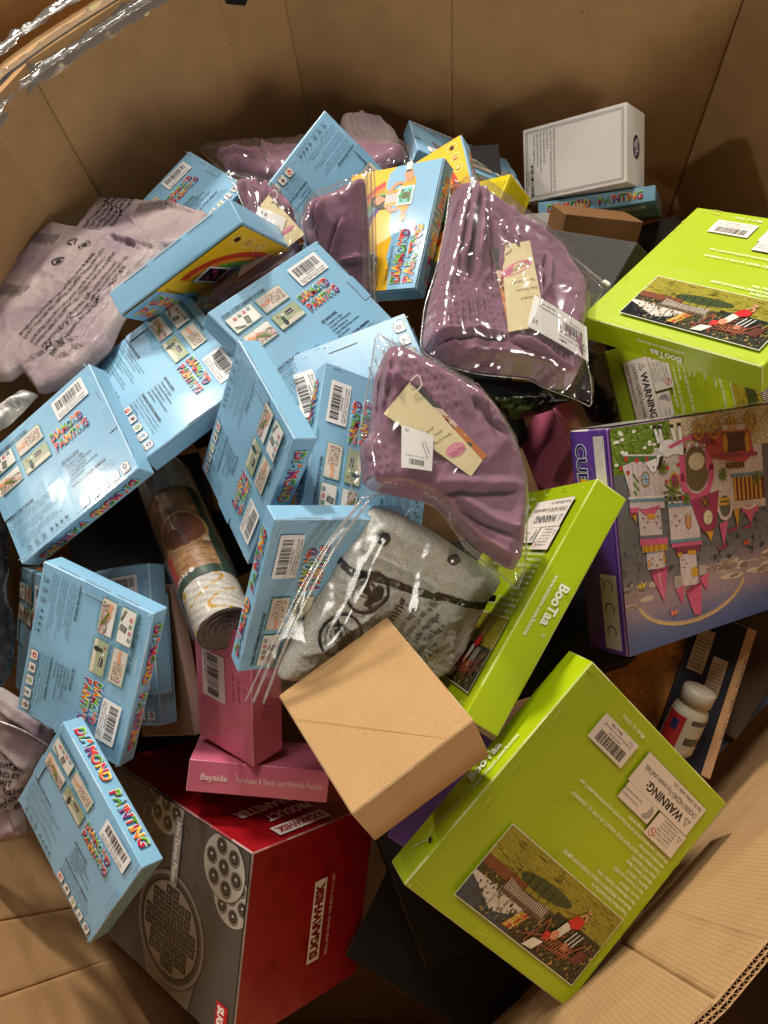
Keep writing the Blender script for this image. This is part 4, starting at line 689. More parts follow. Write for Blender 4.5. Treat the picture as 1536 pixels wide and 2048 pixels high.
    R_(1338, 1014, 1412, 1022, BL_, 11); R_(1338, 1090, 1404, 1098, BL_, 12); R_(1340, 1097, 1406, 1106, PK, 12); R_(1348, 1104, 1402, 1120, PD, 11)
    for k in range(8): R_(1350 + k * 7, 1105, 1353 + k * 7, 1120, (80, 24, 44), 12)
    R_(1352, 1118, 1362, 1126, GO, 13); R_(1374, 1116, 1392, 1124, GO, 13); R_(1356, 1122, 1392, 1190, WH, 10)
    for a, b in ((1360, 1134), (1366, 1142), (1360, 1150)): P.line([T(a, b), T(a + 8, b)], .0008, (60, 56, 60), 12)
    P.disc(*T(1386, 1162), .0075, GO, 13, n=6); R_(1340, 1166, 1358, 1192, (176, 160, 150), 11); R_(1396, 1150, 1412, 1172, (176, 160, 150), 11)
    poly_px(P, [(1342, 1194), (1362, 1186), (1354, 1228)], PK, 13, T); poly_px(P, [(1396, 1176), (1416, 1168), (1408, 1208)], PK, 13, T); poly_px(P, [(1363, 1198), (1400, 1184), (1392, 1256), (1378, 1254)], PK, 14, T); poly_px(P, [(1363, 1198), (1400, 1184), (1398, 1192), (1368, 1206)], PD, 15, T)
    # gate arch with clock gable, right towers
    P.ring(*T(1406, 950), .034, .010, PK, 12, ry=.040, n=22, a0=0.0, a1=3.3); P.disc(*T(1406, 945), .024, (96, 84, 50), 10, ry=.030); P.disc(*T(1408, 930), .016, (206, 188, 150), 11, n=9, ry=.012); R_(1372, 900, 1384, 970, PK, 12); R_(1426, 900, 1440, 950, PK, 12)
    for k in range(6): R_(1384 + k * 8, 893, 1388 + k * 8, 900, (222, 214, 206) if k % 2 else PK, 13)
    poly_px(P, [(1388, 1012), (1448, 994), (1438, 1070), (1428, 1082), (1412, 1082), (1402, 1064)], PD, 13, T); P.disc(*T(1422, 1050), .0098, (70, 40, 40), 14, ry=.0108); P.disc(*T(1422, 1050), .0088, (222, 206, 170), 15, ry=.0098)
    for k in range(12): P.disc(T(1422, 1050)[0] + .0068 * math.cos(k * .5236), T(1422, 1050)[1] + .0076 * math.sin(k * .5236), .0007, (40, 30, 30), 16, n=4)
    P.line([T(1422, 1050), T(1422, 1060)], .0008, (30, 20, 20), 16); P.line([T(1422, 1050), T(1428, 1046)], .0008, (30, 20, 20), 16); R_(1410, 1006, 1426, 1028, (90, 40, 50), 14)
    P.line([T(1412, 1006), T(1424, 1028)], .0008, GO, 15); P.line([T(1424, 1006), T(1412, 1028)], .0008, GO, 15); poly_px(P, [(1416, 1080), (1432, 1080), (1424, 1102)], GO, 14, T)
    R_(1440, 1000, 1536, 1040, WH, 10); P.ring(*T(1458, 1030), .016, .005, WH, 12, ry=.02, n=14); P.disc(*T(1458, 1030), .0115, (80, 88, 70), 11, ry=.015)
    R_(1444, 1012, 1470, 1018, GO, 13); R_(1444, 1022, 1466, 1028, GO, 13); R_(1430, 970, 1450, 1000, (200, 190, 180), 11)
    for k in range(7): R_(1478 + k * 8, 970, 1482 + k * 8, 1020, GO, 13)
    R_(1478, 970, 1536, 1022, (96, 40, 44), 12); R_(1474, 962, 1536, 970, BL_, 13); R_(1476, 1022, 1536, 1034, (206, 190, 180), 13); P.ring(*T(1506, 1024), .020, .004, (222, 212, 204), 14, ry=.012, n=12, a0=.1, a1=3.0)
    R_(1490, 1034, 1522, 1050, PK, 12); poly_px(P, [(1444, 1066), (1462, 1062), (1450, 1118)], PK, 13, T); poly_px(P, [(1474, 1040), (1486, 1038), (1480, 1078)], GO, 13, T); poly_px(P, [(1496, 1050), (1516, 1046), (1506, 1074)], PK, 13, T)
    for a, b in ((1462, 1082), (1490, 1080), (1438, 1118)): poly_px(P, [(a, b), (a + 18, b - 5), (a + 18, b + 2), (a, b + 6)], PD, 14, T)
    # planting
    for a, b, s in ((1352, 988, .017), (1334, 940, .010), (1380, 1006, .008), (1522, 975, .010), (1458, 962, .009)):
        for k in range(9): P.line([T(a, b), (T(a, b)[0] + s * math.cos(k * .7), T(a, b)[1] + s * math.sin(k * .7))], .0028, (112, 128, 44) if k % 2 else (86, 108, 40), 15)
    for a, b in ((1344, 940), (1368, 935), (1340, 968), (1372, 1004), (1382, 880), (1248, 948), (1230, 940)): P.disc(*T(a, b), .003, (190, 40, 44), 16, n=6)
    # horse
    poly_px(P, [(1326, 905), (1336, 885), (1352, 882), (1370, 886), (1384, 900), (1382, 916), (1362, 912), (1344, 918), (1330, 914)], (226, 222, 218), 17, T)
    for a, b, c2, d in ((1330, 890, 1322, 858), (1337, 888, 1333, 858), (1366, 890, 1360, 856), (1378, 894, 1376, 853)): poly_px(P, [(a - 4, b), (a + 4, b), (c2 + 3, d), (c2 - 3, d)], (226, 222, 218), 17, T); R_(c2 - 4, d - 4, c2 + 4, d + 3, (24, 22, 24), 18)
    poly_px(P, [(1326, 905), (1338, 912), (1326, 935), (1316, 940)], (226, 222, 218), 17, T); poly_px(P, [(1320, 920), (1318, 945), (1308, 950), (1296, 930), (1300, 926)], (226, 222, 218), 18, T); poly_px(P, [(1338, 914), (1330, 938), (1320, 944), (1328, 918)], (30, 26, 28), 19, T); poly_px(P, [(1382, 896), (1388, 905), (1380, 918)], (30, 26, 28), 19, T); P.disc(*T(1312, 938), .0014, (20, 20, 20), 20, n=6)
    # carriage
    poly_px(P, [(1349, 896), (1400, 874), (1402, 880), (1352, 902)], PK, 19, T); poly_px(P, [(1400, 870), (1440, 872), (1450, 900), (1420, 892), (1402, 884)], PD, 18, T)
    poly_px(P, [(1450, 868), (1514, 866), (1520, 920), (1500, 940), (1440, 926), (1428, 900)], (190, 60, 70), 18, T); poly_px(P, [(1460, 872), (1506, 872), (1508, 914), (1464, 916)], (70, 26, 28), 19, T)
    for a in (1466, 1508): P.disc(*T(a, 895), .005, GO, 20, ry=.014, n=10)
    R_(1440, 918, 1526, 926, PD, 20); R_(1462, 856, 1506, 868, (206, 196, 190), 20)
    for a, b, rr in ((1446, 858, .0145), (1415, 866, .0105), (1518, 850, .0125), (1482, 856, .0095)):
        P.ring(*T(a, b), rr, .0022, GO, 21, ry=rr * 1.15, n=18)
        for k in range(8): P.line([T(a, b), (T(a, b)[0] + rr * .9 * math.cos(k * .785), T(a, b)[1] + rr * math.sin(k * .785))], .0012, (190, 140, 30), 21)
        P.disc(*T(a, b), .0022, (226, 176, 60), 22, n=8)
    R_(1466, 938, 1500, 950, (60, 40, 40), 20)
    for k in range(4): P.line([T(1468 + k * 8, 940), T(1474 + k * 8, 949)], .0008, GO, 21)
    for a, b, c in ((1333, 1240, (226, 120, 90)), (1258, 1176, (216, 180, 50)), (1494, 1114, (206, 80, 60))):
        P.disc(T(a, b)[0] - .003, T(a, b)[1] + .001, .004, c, 18, n=6, ry=.003, rot=.6); P.disc(T(a, b)[0] + .003, T(a, b)[1] + .001, .004, c, 18, n=6, ry=.003, rot=-.6); P.line([T(a, b - 3), T(a, b + 6)], .0008, (50, 30, 20), 19)
    P.clip(-W + .0008, -H + .0008, W - .0008, H - .0008)
    return P.mesh('castle_picture', ART)
CASTLE = castle_page()
PUR = (96, 62, 150)
def castle_box(key, label):
    d, M4 = pose(key); s = d[0] / .40; o = empty('building_brick_box', M4 @ Matrix.Scale(s, 4)); tag(o, label, 'toy box', 'purple building brick boxes')
    D = (.40, .29, .066); link('carton', CBODY, o); link('castle_picture', CASTLE, o, (0, 0, .033 + .0030))
    P = Page(.0012); P.rect(-.145 + .002, -.033 + .002, .143, .031, PUR, 0)
    for k in range(7): P.ring(-.13 + k * .043, .01 - (k % 2) * .02, .016, .0012, (126, 96, 180), 1, n=18, a0=k, a1=k + 4)
    P.rect(-.136, .010, -.055, .028, (226, 214, 214), 2); label_text(P, ['WARNING', 'Choking hazard. Small parts.', 'Not for children under 3 years.', 'Keep the packaging since it', 'contains important information.'], -.134, .0245, .0034, .0035)
    P.text('CUBIMANA', -.128, -.0225, .0255, (240, 238, 246), 3, bold=.05, width=.135, res=3); P.text('CUBIMANA', -.128, -.022, .0245, (50, 40, 110), 4, bold=.02, width=.134, res=3)
    P.rect(-.0825, -.020, -.075, -.007, (236, 176, 40), 5); P.rect(-.0825, -.020, -.075, -.0165, (220, 90, 50), 6)
    P.rect(.04, .0, .138, .028, (206, 184, 180), 2)
    for k in range(3): P.ring(.055 + k * .03, .013, .008, .0014, (40, 30, 50), 3, a0=.9, a1=5.4)
    P.text('Made in China', .045, .002, .004, INKC, 3)
    t = link('brand_side', P.mesh('brand_side', GLOSS), o); t.matrix_local = face_M((.402, .29, .066), '+x')
    P = Page(.002); P.rect(-.19, -.031, .19, .031, (232, 228, 222), 0)
    for k in range(9):
        for q in range(8): P.rect(-.18 + q * .045, -.026 + k * .006, -.18 + q * .045 + .030 + .008 * ((k * q) % 2), -.0246 + k * .006, (170, 164, 158), 1)
    t = link('text_side', P.mesh('text_side', GLOSS), o); t.matrix_local = face_M(D, '-y')
    return o
CBODY = carton_mesh('carton', (.40, .29, .066), {'*': (112, 60, 120), '-y': (228, 224, 218), '+x': PUR, '+y': (116, 62, 112)}, GLOSS, bev=.0016, bulge=.002, dent=.0006, seed=4, edge=(.5, .2, .35), edge_mix=.5)
castle_box('X', 'purple and picture building brick castle box, right side, upside down')
castle_box('X2', 'purple building brick box buried under the lowest lime green box')

# ---------------------------------------------------------------- waffle maker box
def waffle_box():
    d, M4 = pose('Y'); L, W, T = d; o = empty('waffle_maker_box', M4); tag(o, 'big red and grey waffle maker box at the bottom left', 'appliance box')
    GR_ = (76, 72, 69); RD = (150, 16, 24)
    link('carton', carton_mesh('carton', d, {'*': RD, '+z': GR_}, INK, bev=.0018, bulge=.002, dent=.001, seed=9, edge=(.7, .6, .55), edge_mix=.5), o)
    P = Page(.0022); r = random.Random(3)
    X = lambda u: (u - .5) * L
    Y = lambda v: W / 2 - v * .24
    P.rect(-L / 2 + .002, -W / 2 + .002, L / 2 - .002, W / 2 - .002, GR_, 0)
    for q in range(90):     # printed leaf shadow in the corner
        a, b = r.uniform(-L / 2, -.03), r.uniform(-W / 2, W / 2); P.disc(a, b, r.uniform(.003, .009), (58, 55, 52), 1, ry=.0018, n=7, rot=r.random() * 3)
    def plate(cx, cy, rr, l):
        P.disc(cx, cy, rr, (70, 68, 64), l, n=30); P.disc(cx, cy, rr * .975, (170, 164, 152), l + 1, n=30)
        for k in range(7):
            a, b = (cx, cy) if k == 0 else (cx + rr * .62 * math.cos(k * 1.047 + .3), cy + rr * .62 * math.sin(k * 1.047 + .3))
            for q, (s, c) in enumerate(((.265, (70, 66, 60)), (.245, (120, 114, 104)), (.205, (34, 32, 30)), (.13, (90, 84, 76)), (.10, (36, 34, 32)), (.05, (196, 190, 180)))): P.disc(a - rr * .01 * q, b, rr * s, c, l + 2 + q, n=16)
    plate(X(.27), Y(.12), .038, 1); plate(X(.15), Y(.20), .043, 9); plate(X(.03), Y(.77), .043, 1)
    P.rect(X(.12), Y(.355) - .0, X(.36), Y(.405), (104, 100, 96), 18) if 0 else None
    # title pill
    P.disc(X(.08), Y(.62), .0085, (150, 146, 140), 18); P.disc(X(.40), Y(.62), .0085, (150, 146, 140), 18); P.rect(X(.08), Y(.62) - .0085, X(.40), Y(.62) + .0085, (150, 146, 140), 18); P.text('Mini Donut Plates', X(.075), Y(.62) - .0045, .0135, (240, 238, 232), 19, width=.084, bold=.015, res=3)
    # waffle iron
    cx, cy, R0 = X(.66), Y(.62), .072
    P.disc(cx, cy, R0 * 1.10, (40, 38, 36), 2, n=40); P.disc(cx, cy, R0 * 1.08, (126, 122, 116), 3, n=40); P.poly([(cx + R0 * .3, cy + R0), (cx + R0 * 1.45, cy + R0 * .75), (cx + R0 * 1.6, cy + R0 * .5), (cx + R0 * 1.5, cy - R0 * .5), (cx + R0 * .6, cy - R0 * .95)], (44, 42, 40), 1); P.poly([(cx + R0 * .3, cy + R0 * .97), (cx + R0 * 1.42, cy + R0 * .72), (cx + R0 * 1.57, cy + R0 * .48), (cx + R0 * 1.47, cy - R0 * .48), (cx + R0 * .6, cy - R0 * .92)], (112, 108, 102), 2)
    P.disc(cx, cy, R0, (66, 62, 58), 4, n=40); P.disc(cx, cy, R0 * .92, (24, 22, 22), 5, n=40); P.disc(cx, cy, R0 * .88, (138, 132, 124), 6, n=40)
    s = R0 * .19
    for i in range(-4, 5):
        for j in range(-4, 5):
            if i == 0 or j == 0: continue
            a, b = cx + (i - math.copysign(.42, i)) * s * 1.06, cy + (j - math.copysign(.42, j)) * s * 1.06
            if math.hypot(a - cx, b - cy) > R0 * .78: continue
            P.rect(a - s * .47, b - s * .47, a + s * .47, b + s * .47, (18, 17, 17), 7); P.rect(a - s * .22, b - s * .22, a + s * .22, b + s * .22, (118, 112, 104), 8); P.rect(a - s * .12, b - s * .12, a + s * .12, b + s * .12, (60, 56, 52), 9)
    P.rect(cx - R0 * .87, cy - .0008, cx + R0 * .87, cy + .0008, (30, 28, 28), 10); P.rect(cx - .0008, cy - R0 * .87, cx + .0008, cy + R0 * .87, (30, 28, 28), 10)
    P.line([(cx + R0 * 1.0, cy + .012), (cx + R0 * 1.35, cy + .016), (cx + R0 * 1.4, cy - .012)], .0008, (60, 58, 54), 5); P.disc(cx + R0 * 1.62, cy + .010, .006, (140, 136, 130), 3)
    P.poly([(X(.02), Y(.85)), (X(.16), Y(.93)), (X(.10), Y(.985)), (X(.02), Y(.99))], (40, 38, 38), 3); P.ring(X(.17), Y(.93), .022, .0012, (170, 164, 156), 4, ry=.014)
    # brand flash
    P.rect(X(.80), Y(.05), X(.995), Y(.145), (190, 20, 30), 11); P.text('SUGARWHISK', X(.815), Y(.128), .0165, (244, 240, 236), 12, bold=.05, sx=.80, res=3)
    P.clip(-L / 2 + .002, -W / 2 + .002, L / 2 - .002, W / 2 - .002)
    link('front_print', P.mesh('front_print'), o, (0, 0, T / 2))
    def doodles(P, w, h, seed, n):
        r = random.Random(seed)
        for q in range(n):
            a, b = r.uniform(-w, w), r.uniform(-h, h); k = q % 4; s = r.uniform(.008, .012); c = (122, 10, 18)
            if k == 0: P.ring(a, b, s, .0006, c, 1, n=14); P.ring(a, b, s * .4, .0006, c, 1, n=10)
            if k == 1:
                for m in range(5): P.ring(a + s * .6 * math.cos(m * 1.26), b + s * .5 * math.sin(m * 1.26), s * .5, .0006, c, 1, n=8)
            if k == 2: P.line([(a - s, b - s * .6), (a + s, b - s * .6), (a + s, b + s * .6), (a - s, b + s * .6), (a - s, b - s * .6)], .0006, c, 1); P.line([(a - s * .4, b - s * .6), (a - s * .4, b + s * .6)], .0006, c, 1); P.line([(a + s * .4, b - s * .6), (a + s * .4, b + s * .6)], .0006, c, 1)
            if k == 3: P.ring(a, b, s * .5, .0006, c, 1, n=9, ry=s); P.line([(a, b - s), (a, b + s)], .0006, c, 1)
    P = Page(.0024); doodles(P, L / 2 - .02, T / 2 - .02, 5, 26)
    ww, hh = .118, .022; P.rect(-.040, -.024 - hh / 2 - .0, -.040 + ww, -.024 + hh / 2, (232, 220, 206), 2) if 0 else None
    P.rect(-.066, -.024, .052, -.001, (232, 218, 202), 2); P.text('SUGARWHISK', -.061, -.0195, .0205, (120, 14, 20), 3, bold=.06, width=.108, res=3)
    P.text('MEAL AND SNACK, THE BEST YOU GET', -.066, -.040, .0078, (232, 200, 180), 2, width=.118, bold=.004)
    t = link('brand_side', P.mesh('brand_side'), o); t.matrix_local = face_M(d, '+y')
    P = Page(.0024); doodles(P, T / 2 - .02, W / 2 - .02, 8, 24)
    e_ = W / 2 - .12; P.rect(-.030, .088 + e_, .062, .110 + e_, (238, 230, 222), 2); P.text('SUGARWHISK', -.026, .0925 + e_, .0185, (150, 16, 24), 3, bold=.04, width=.084, res=3)
    P.text('PRODUCT', -.030, .058 + e_, .0235, (240, 236, 230), 2, bold=.04, width=.078, res=3); P.text('PARAMETER', -.030, .030 + e_, .0235, (240, 236, 230), 2, bold=.04, width=.108, res=3)
    for i, t_ in enumerate(('Overheat Protection', 'Indicator Light', 'Vertical Storage', 'Non-stick Coating', '60HZ')): P.text(t_, -.03, -.004 + e_ - i * .015, .0085, (206, 150, 140), 2)
    t = link('spec_side', P.mesh('spec_side'), o); t.matrix_local = Matrix(((0, 0, -1, -L / 2), (0, 1, 0, 0), (1, 0, 0, 0), (0, 0, 0, 1)))
    return o
waffle_box()

# ---------------------------------------------------------------- other cartons
def plain(key, name, label, cat, cols, material, bev=.0012, bulge=.0015, dent=.0006, group=None, seed=1, edge=(1, 1, 1), edge_mix=.3):
    d, M4 = pose(key); o = empty(name, M4); tag(o, label, cat, group)
    link('carton', carton_mesh('carton', d, cols, material, bev, edge, bulge, dent, seed, edge_mix), o); return o, d
o, d = plain('CUBE', 'kraft_box', 'plain brown kraft cube box in the centre foreground with a dashed tear line', 'cardboard box', (182, 144, 98), KRAFTV := mat('kraft_printed', vcol=True, rough=.85, grain=.12, grain_scale=800, bump=.3, bump_scale=900, mottled=.05, spec=.2), bev=.0016, bulge=.001, dent=.002, edge=(.75, .6, .42))
P = Page(.0014)
pa, pb = Vector((-d[0] / 2 + .002, d[1] * .26)), Vector((d[0] * .28, -d[1] / 2 + .002))
for k in range(60): P.line([tuple(pa.lerp(pb, k / 60)), tuple(pa.lerp(pb, (k + .62) / 60))], .0006, (134, 98, 56), 0)
t = link('tear_line', P.mesh('tear_line', KRAFTV), o, (0, 0, d[2] / 2))
# white gift box
o, d = plain('R', 'white_box', 'white box with thin grey border lines against the rear wall', 'box', (232, 226, 218), MATTE, bulge=.0008, edge=(.6, .58, .55))
P = Page(.0012); L, W, T = d
for q in (.006, .0085): P.line([(-L / 2 + q, -W / 2 + q), (L / 2 - q, -W / 2 + q), (L / 2 - q, W / 2 - q), (-L / 2 + q, W / 2 - q), (-L / 2 + q, -W / 2 + q)], .0006, (60, 56, 66), 0)
for i, t_ in enumerate(('Manufacturer:  Shantou Xinyi toys and arts and crafts factory', 'Address: Floor 3, No. 168 Xinghui Road, Chenghai District, Shantou', 'Item: jewelry box', 'Date of production: JULY 2023', 'Place of production: Guangdong, China', 'Made in Ningde, Fujian Province', 'Item number: 1. Night Chimes')): P.text(t_, -L / 2 + .062 - i * .0068, W / 2 - .012, .0054, (50, 48, 52), 0, rot=-math.pi / 2, width=min(.108, .0019 * len(t_)))
P.bars(-.056, 0, .056, .006, 0, 5, 40) if 0 else None
Q = Page(.0012); Q.bars(-.028, -.003, .056, .006, 0, 5, 40); Q.text('X003WVXYN9', -.02, -.0085, .0045, (50, 48, 52), 0); Q.text('New  Made in China', -.02, -.0135, .0045, (50, 48, 52), 0)
link('printed_text', P.mesh('printed_text', MATTE), o, (0, 0, T / 2)); t = link('barcode', Q.mesh('barcode', MATTE), o, (-L / 2 + .018, -W / 2 + .036, T / 2)); t.rotation_euler[2] = -math.pi / 2
P = Page(.0012); P.disc(0, 0, .020, (52, 36, 66), 0, n=20, ry=.015)
for a, b in ((-.010, .003), (-.003, -.004), (.006, .002), (.002, .008), (.010, -.004)): P.disc(a, b, .0065, (214, 206, 214), 1, n=7, ry=.004); P.disc(a, b, .0035, (150, 140, 160), 2, n=6, ry=.002)
t = link('emblem', P.mesh('emblem', MATTE), o); t.matrix_local = face_M(d, '+x') @ Matrix.Rotation(.0, 4, 'Z')
# yellow carton
o, d = plain('Q', 'yellow_box', 'small yellow box printed with dense black text', 'box', (222, 200, 16), INK, edge=(.9, .85, .4)); L, W, T = d
def dense(w, h, rows, c, seed):
    P = Page(.001); r = random.Random(seed)
    for i in range(rows):
        y = h / 2 - .006 - i * (h - .012) / rows; x = -w / 2 + .006
        while x < w / 2 - .010:
            q = r.uniform(.002, .006); P.rect(x, y, x + q, y + .0011, c, 0); x += q + .001
    return P
t = link('printed_text', dense(L, W, 20, (96, 84, 10), 1).mesh('printed_text'), o, (0, 0, T / 2)); t = link('side_text', dense(T, W * .9, 12, (110, 96, 10), 2).mesh('side_text'), o); t.matrix_local = face_M(d, '-x')
# pink patch boxes
PKC = (210, 108, 134)
def pink(key, label, rows=False):
    d, M4 = pose(key); o = empty('pink_box', M4); tag(o, label, 'box', 'pink wrinkle patch boxes'); link('carton', carton_mesh('carton', d, PKC, GLOSS, .0008, (.9, .6, .7), .0008, .0003, 3, .5), o); return o, d
o, d = pink('PK2', 'pink box lying flat under the standing pink box, white words along its side')
P = Page(.001); P.text('Bayside', -d[0] / 2 + .016, -.004, .0115, (240, 206, 200), 0, bold=.03, res=2); P.text('Forehead & Neck Line Wrinkle Patches', -d[0] / 2 + .062, -.004, .0115, (240, 206, 200), 0, bold=.006, width=.112, res=2)
t = link('side_text', P.mesh('side_text', GLOSS), o); t.matrix_local = face_M(d, '-y')
P = Page(.001); P.text('Forehead & Neck Line', -.03, .012, .011, (200, 90, 110), 0, rot=-1.57); P.text('Wrinkle Patches', -.012, .012, .011, (200, 90, 110), 0, rot=-1.57); link('top_text', P.mesh('top_text', GLOSS), o, (0, 0, d[2] / 2))
o, d = pink('PK1', 'pink box standing upright with a barcode, beside the rose gold box')
P = Page(.001); P.rect(-.022, -.034, .022, .034, (224, 200, 196), 0)
Q = Page(.0011); Q.bars(-.030, -.012, .060, .022, 1, 9, 50); Q.text('8 50045 18100 7', -.028, -.0175, .006, (40, 30, 34), 1)
t = link('barcode_label', P.mesh('barcode_label', PAPER), o, (-.018, .012, d[2] / 2)); t = link('barcode', Q.mesh('barcode', PAPER), o, (-.018, .012, d[2] / 2)); t.rotation_euler[2] = -math.pi / 2
P = Page(.001)
for i in range(9): P.text('DIRECTIONS Apply to clean dry skin.', -.045 + i * .0042, -.028 + (i % 2) * .002, .0032, (140, 60, 90), 0, rot=-1.57)
P.text('EXP: 20-10-2026', .018, .030, .006, (120, 40, 70), 0, rot=-1.57); P.text('LOT: 086104BT', .028, .030, .006, (120, 40, 70), 0, rot=-1.57); link('printed_text', P.mesh('printed_text', GLOSS), o, (0, 0, d[2] / 2))
def script(P, s, c, x, y, w=.0009):
    pts = []
    for k in range(70):
        a = k / 70; pts.append((x + s * (a * 5 + .35 * math.cos(a * 44)), y + s * (.62 * math.sin(a * 44 + .5) * (1.5 - a) + .2 * math.sin(a * 9))))
    P.line(pts, w, c, 0)
P = Page(.0009); script(P, .010, (150, 60, 90), -.03, 0); t = link('script_logo', P.mesh('script_logo', GLOSS), o); t.matrix_local = face_M(d, '+x')
o, d = pink('PK3', 'shiny pink box with a handwritten mark between the purple bag and the castle box')
P = Page(.001); script(P, .011, (150, 60, 90), -.03, .03, .0008); link('script_logo', P.mesh('script_logo', GLOSS), o, (0, 0, d[2] / 2))
o, d = plain('BG', 'rose_gold_box', 'slim rose gold box beside the standing pink box', 'box', {'*': (198, 160, 146), '+z': (120, 92, 74)}, INK, bulge=.0006)
o, d = plain('U', 'dark_grey_box', 'dark grey box lying behind the right purple bag', 'box', (58, 56, 54), mat('grey_card', vcol=True, rough=.5, grain=.12, grain_scale=300, bump=.3, bump_scale=500), bulge=.001, edge=(.2, .19, .17))
o, d = plain('T', 'brown_carton', 'brown corrugated carton with black letters, behind the dark grey box', 'cardboard box', (112, 78, 46), KRAFTV, edge=(.4, .28, .17))
P = Page(.002); P.text('3R', -.045, -.03, .05, (30, 22, 18), 0, bold=.03); t = link('printed_letters', P.mesh('printed_letters', KRAFTV), o); t.matrix_local = face_M(d, '+x') @ Matrix.Rotation(math.pi / 2, 4, 'Z')
# ---------------------------------------------------------------- soft goods
def chaikin(P, n=1):
    P = np.array(P, float)
    for _ in range(n):
        Q = np.roll(P, -1, 0); P = np.stack([P * .86 + Q * .14, P * .14 + Q * .86], 1).reshape(-1, 2)
    return P
def seg_d(X, a, b):
    a = np.array(a, float); b = np.array(b, float); d = b - a; L2 = max(d @ d, 1e-12); t = np.clip(((X - a) @ d) / L2, 0, 1)
    q = X - a - t[:, None] * d; s = (q[:, 0] * -d[1] + q[:, 1] * d[0]) / math.sqrt(L2); return np.hypot(q[:, 0], q[:, 1]), s, t
def edge_dist(X, P):
    m = np.full(len(X), 9.0)
    for i in range(len(P)): m = np.minimum(m, seg_d(X, P[i], P[(i + 1) % len(P)])[0])
    return m
def inside(X, P):
    c = np.zeros(len(X), bool); n = len(P)
    for i in range(n):
        a, b = P[i], P[(i + 1) % n]
        if a[1] == b[1]: continue
        c ^= ((a[1] > X[:, 1]) != (b[1] > X[:, 1])) & (X[:, 0] < (b[0] - a[0]) * (X[:, 1] - a[1]) / (b[1] - a[1]) + a[0])
    return c
def nz(X, s, seed=0.0, o=0): return np.array([noise.noise(Vector((x * s + seed, y * s - seed, seed * 3 + o))) for x, y in X])
def soft_M(key):
    s = SOFT[key]; M4 = Matrix.Identity(4)
    for i in range(3):
        for j in range(3): M4[i][j] = s['R'][i][j]
        M4[i][3] = s['c'][i]
    return M4
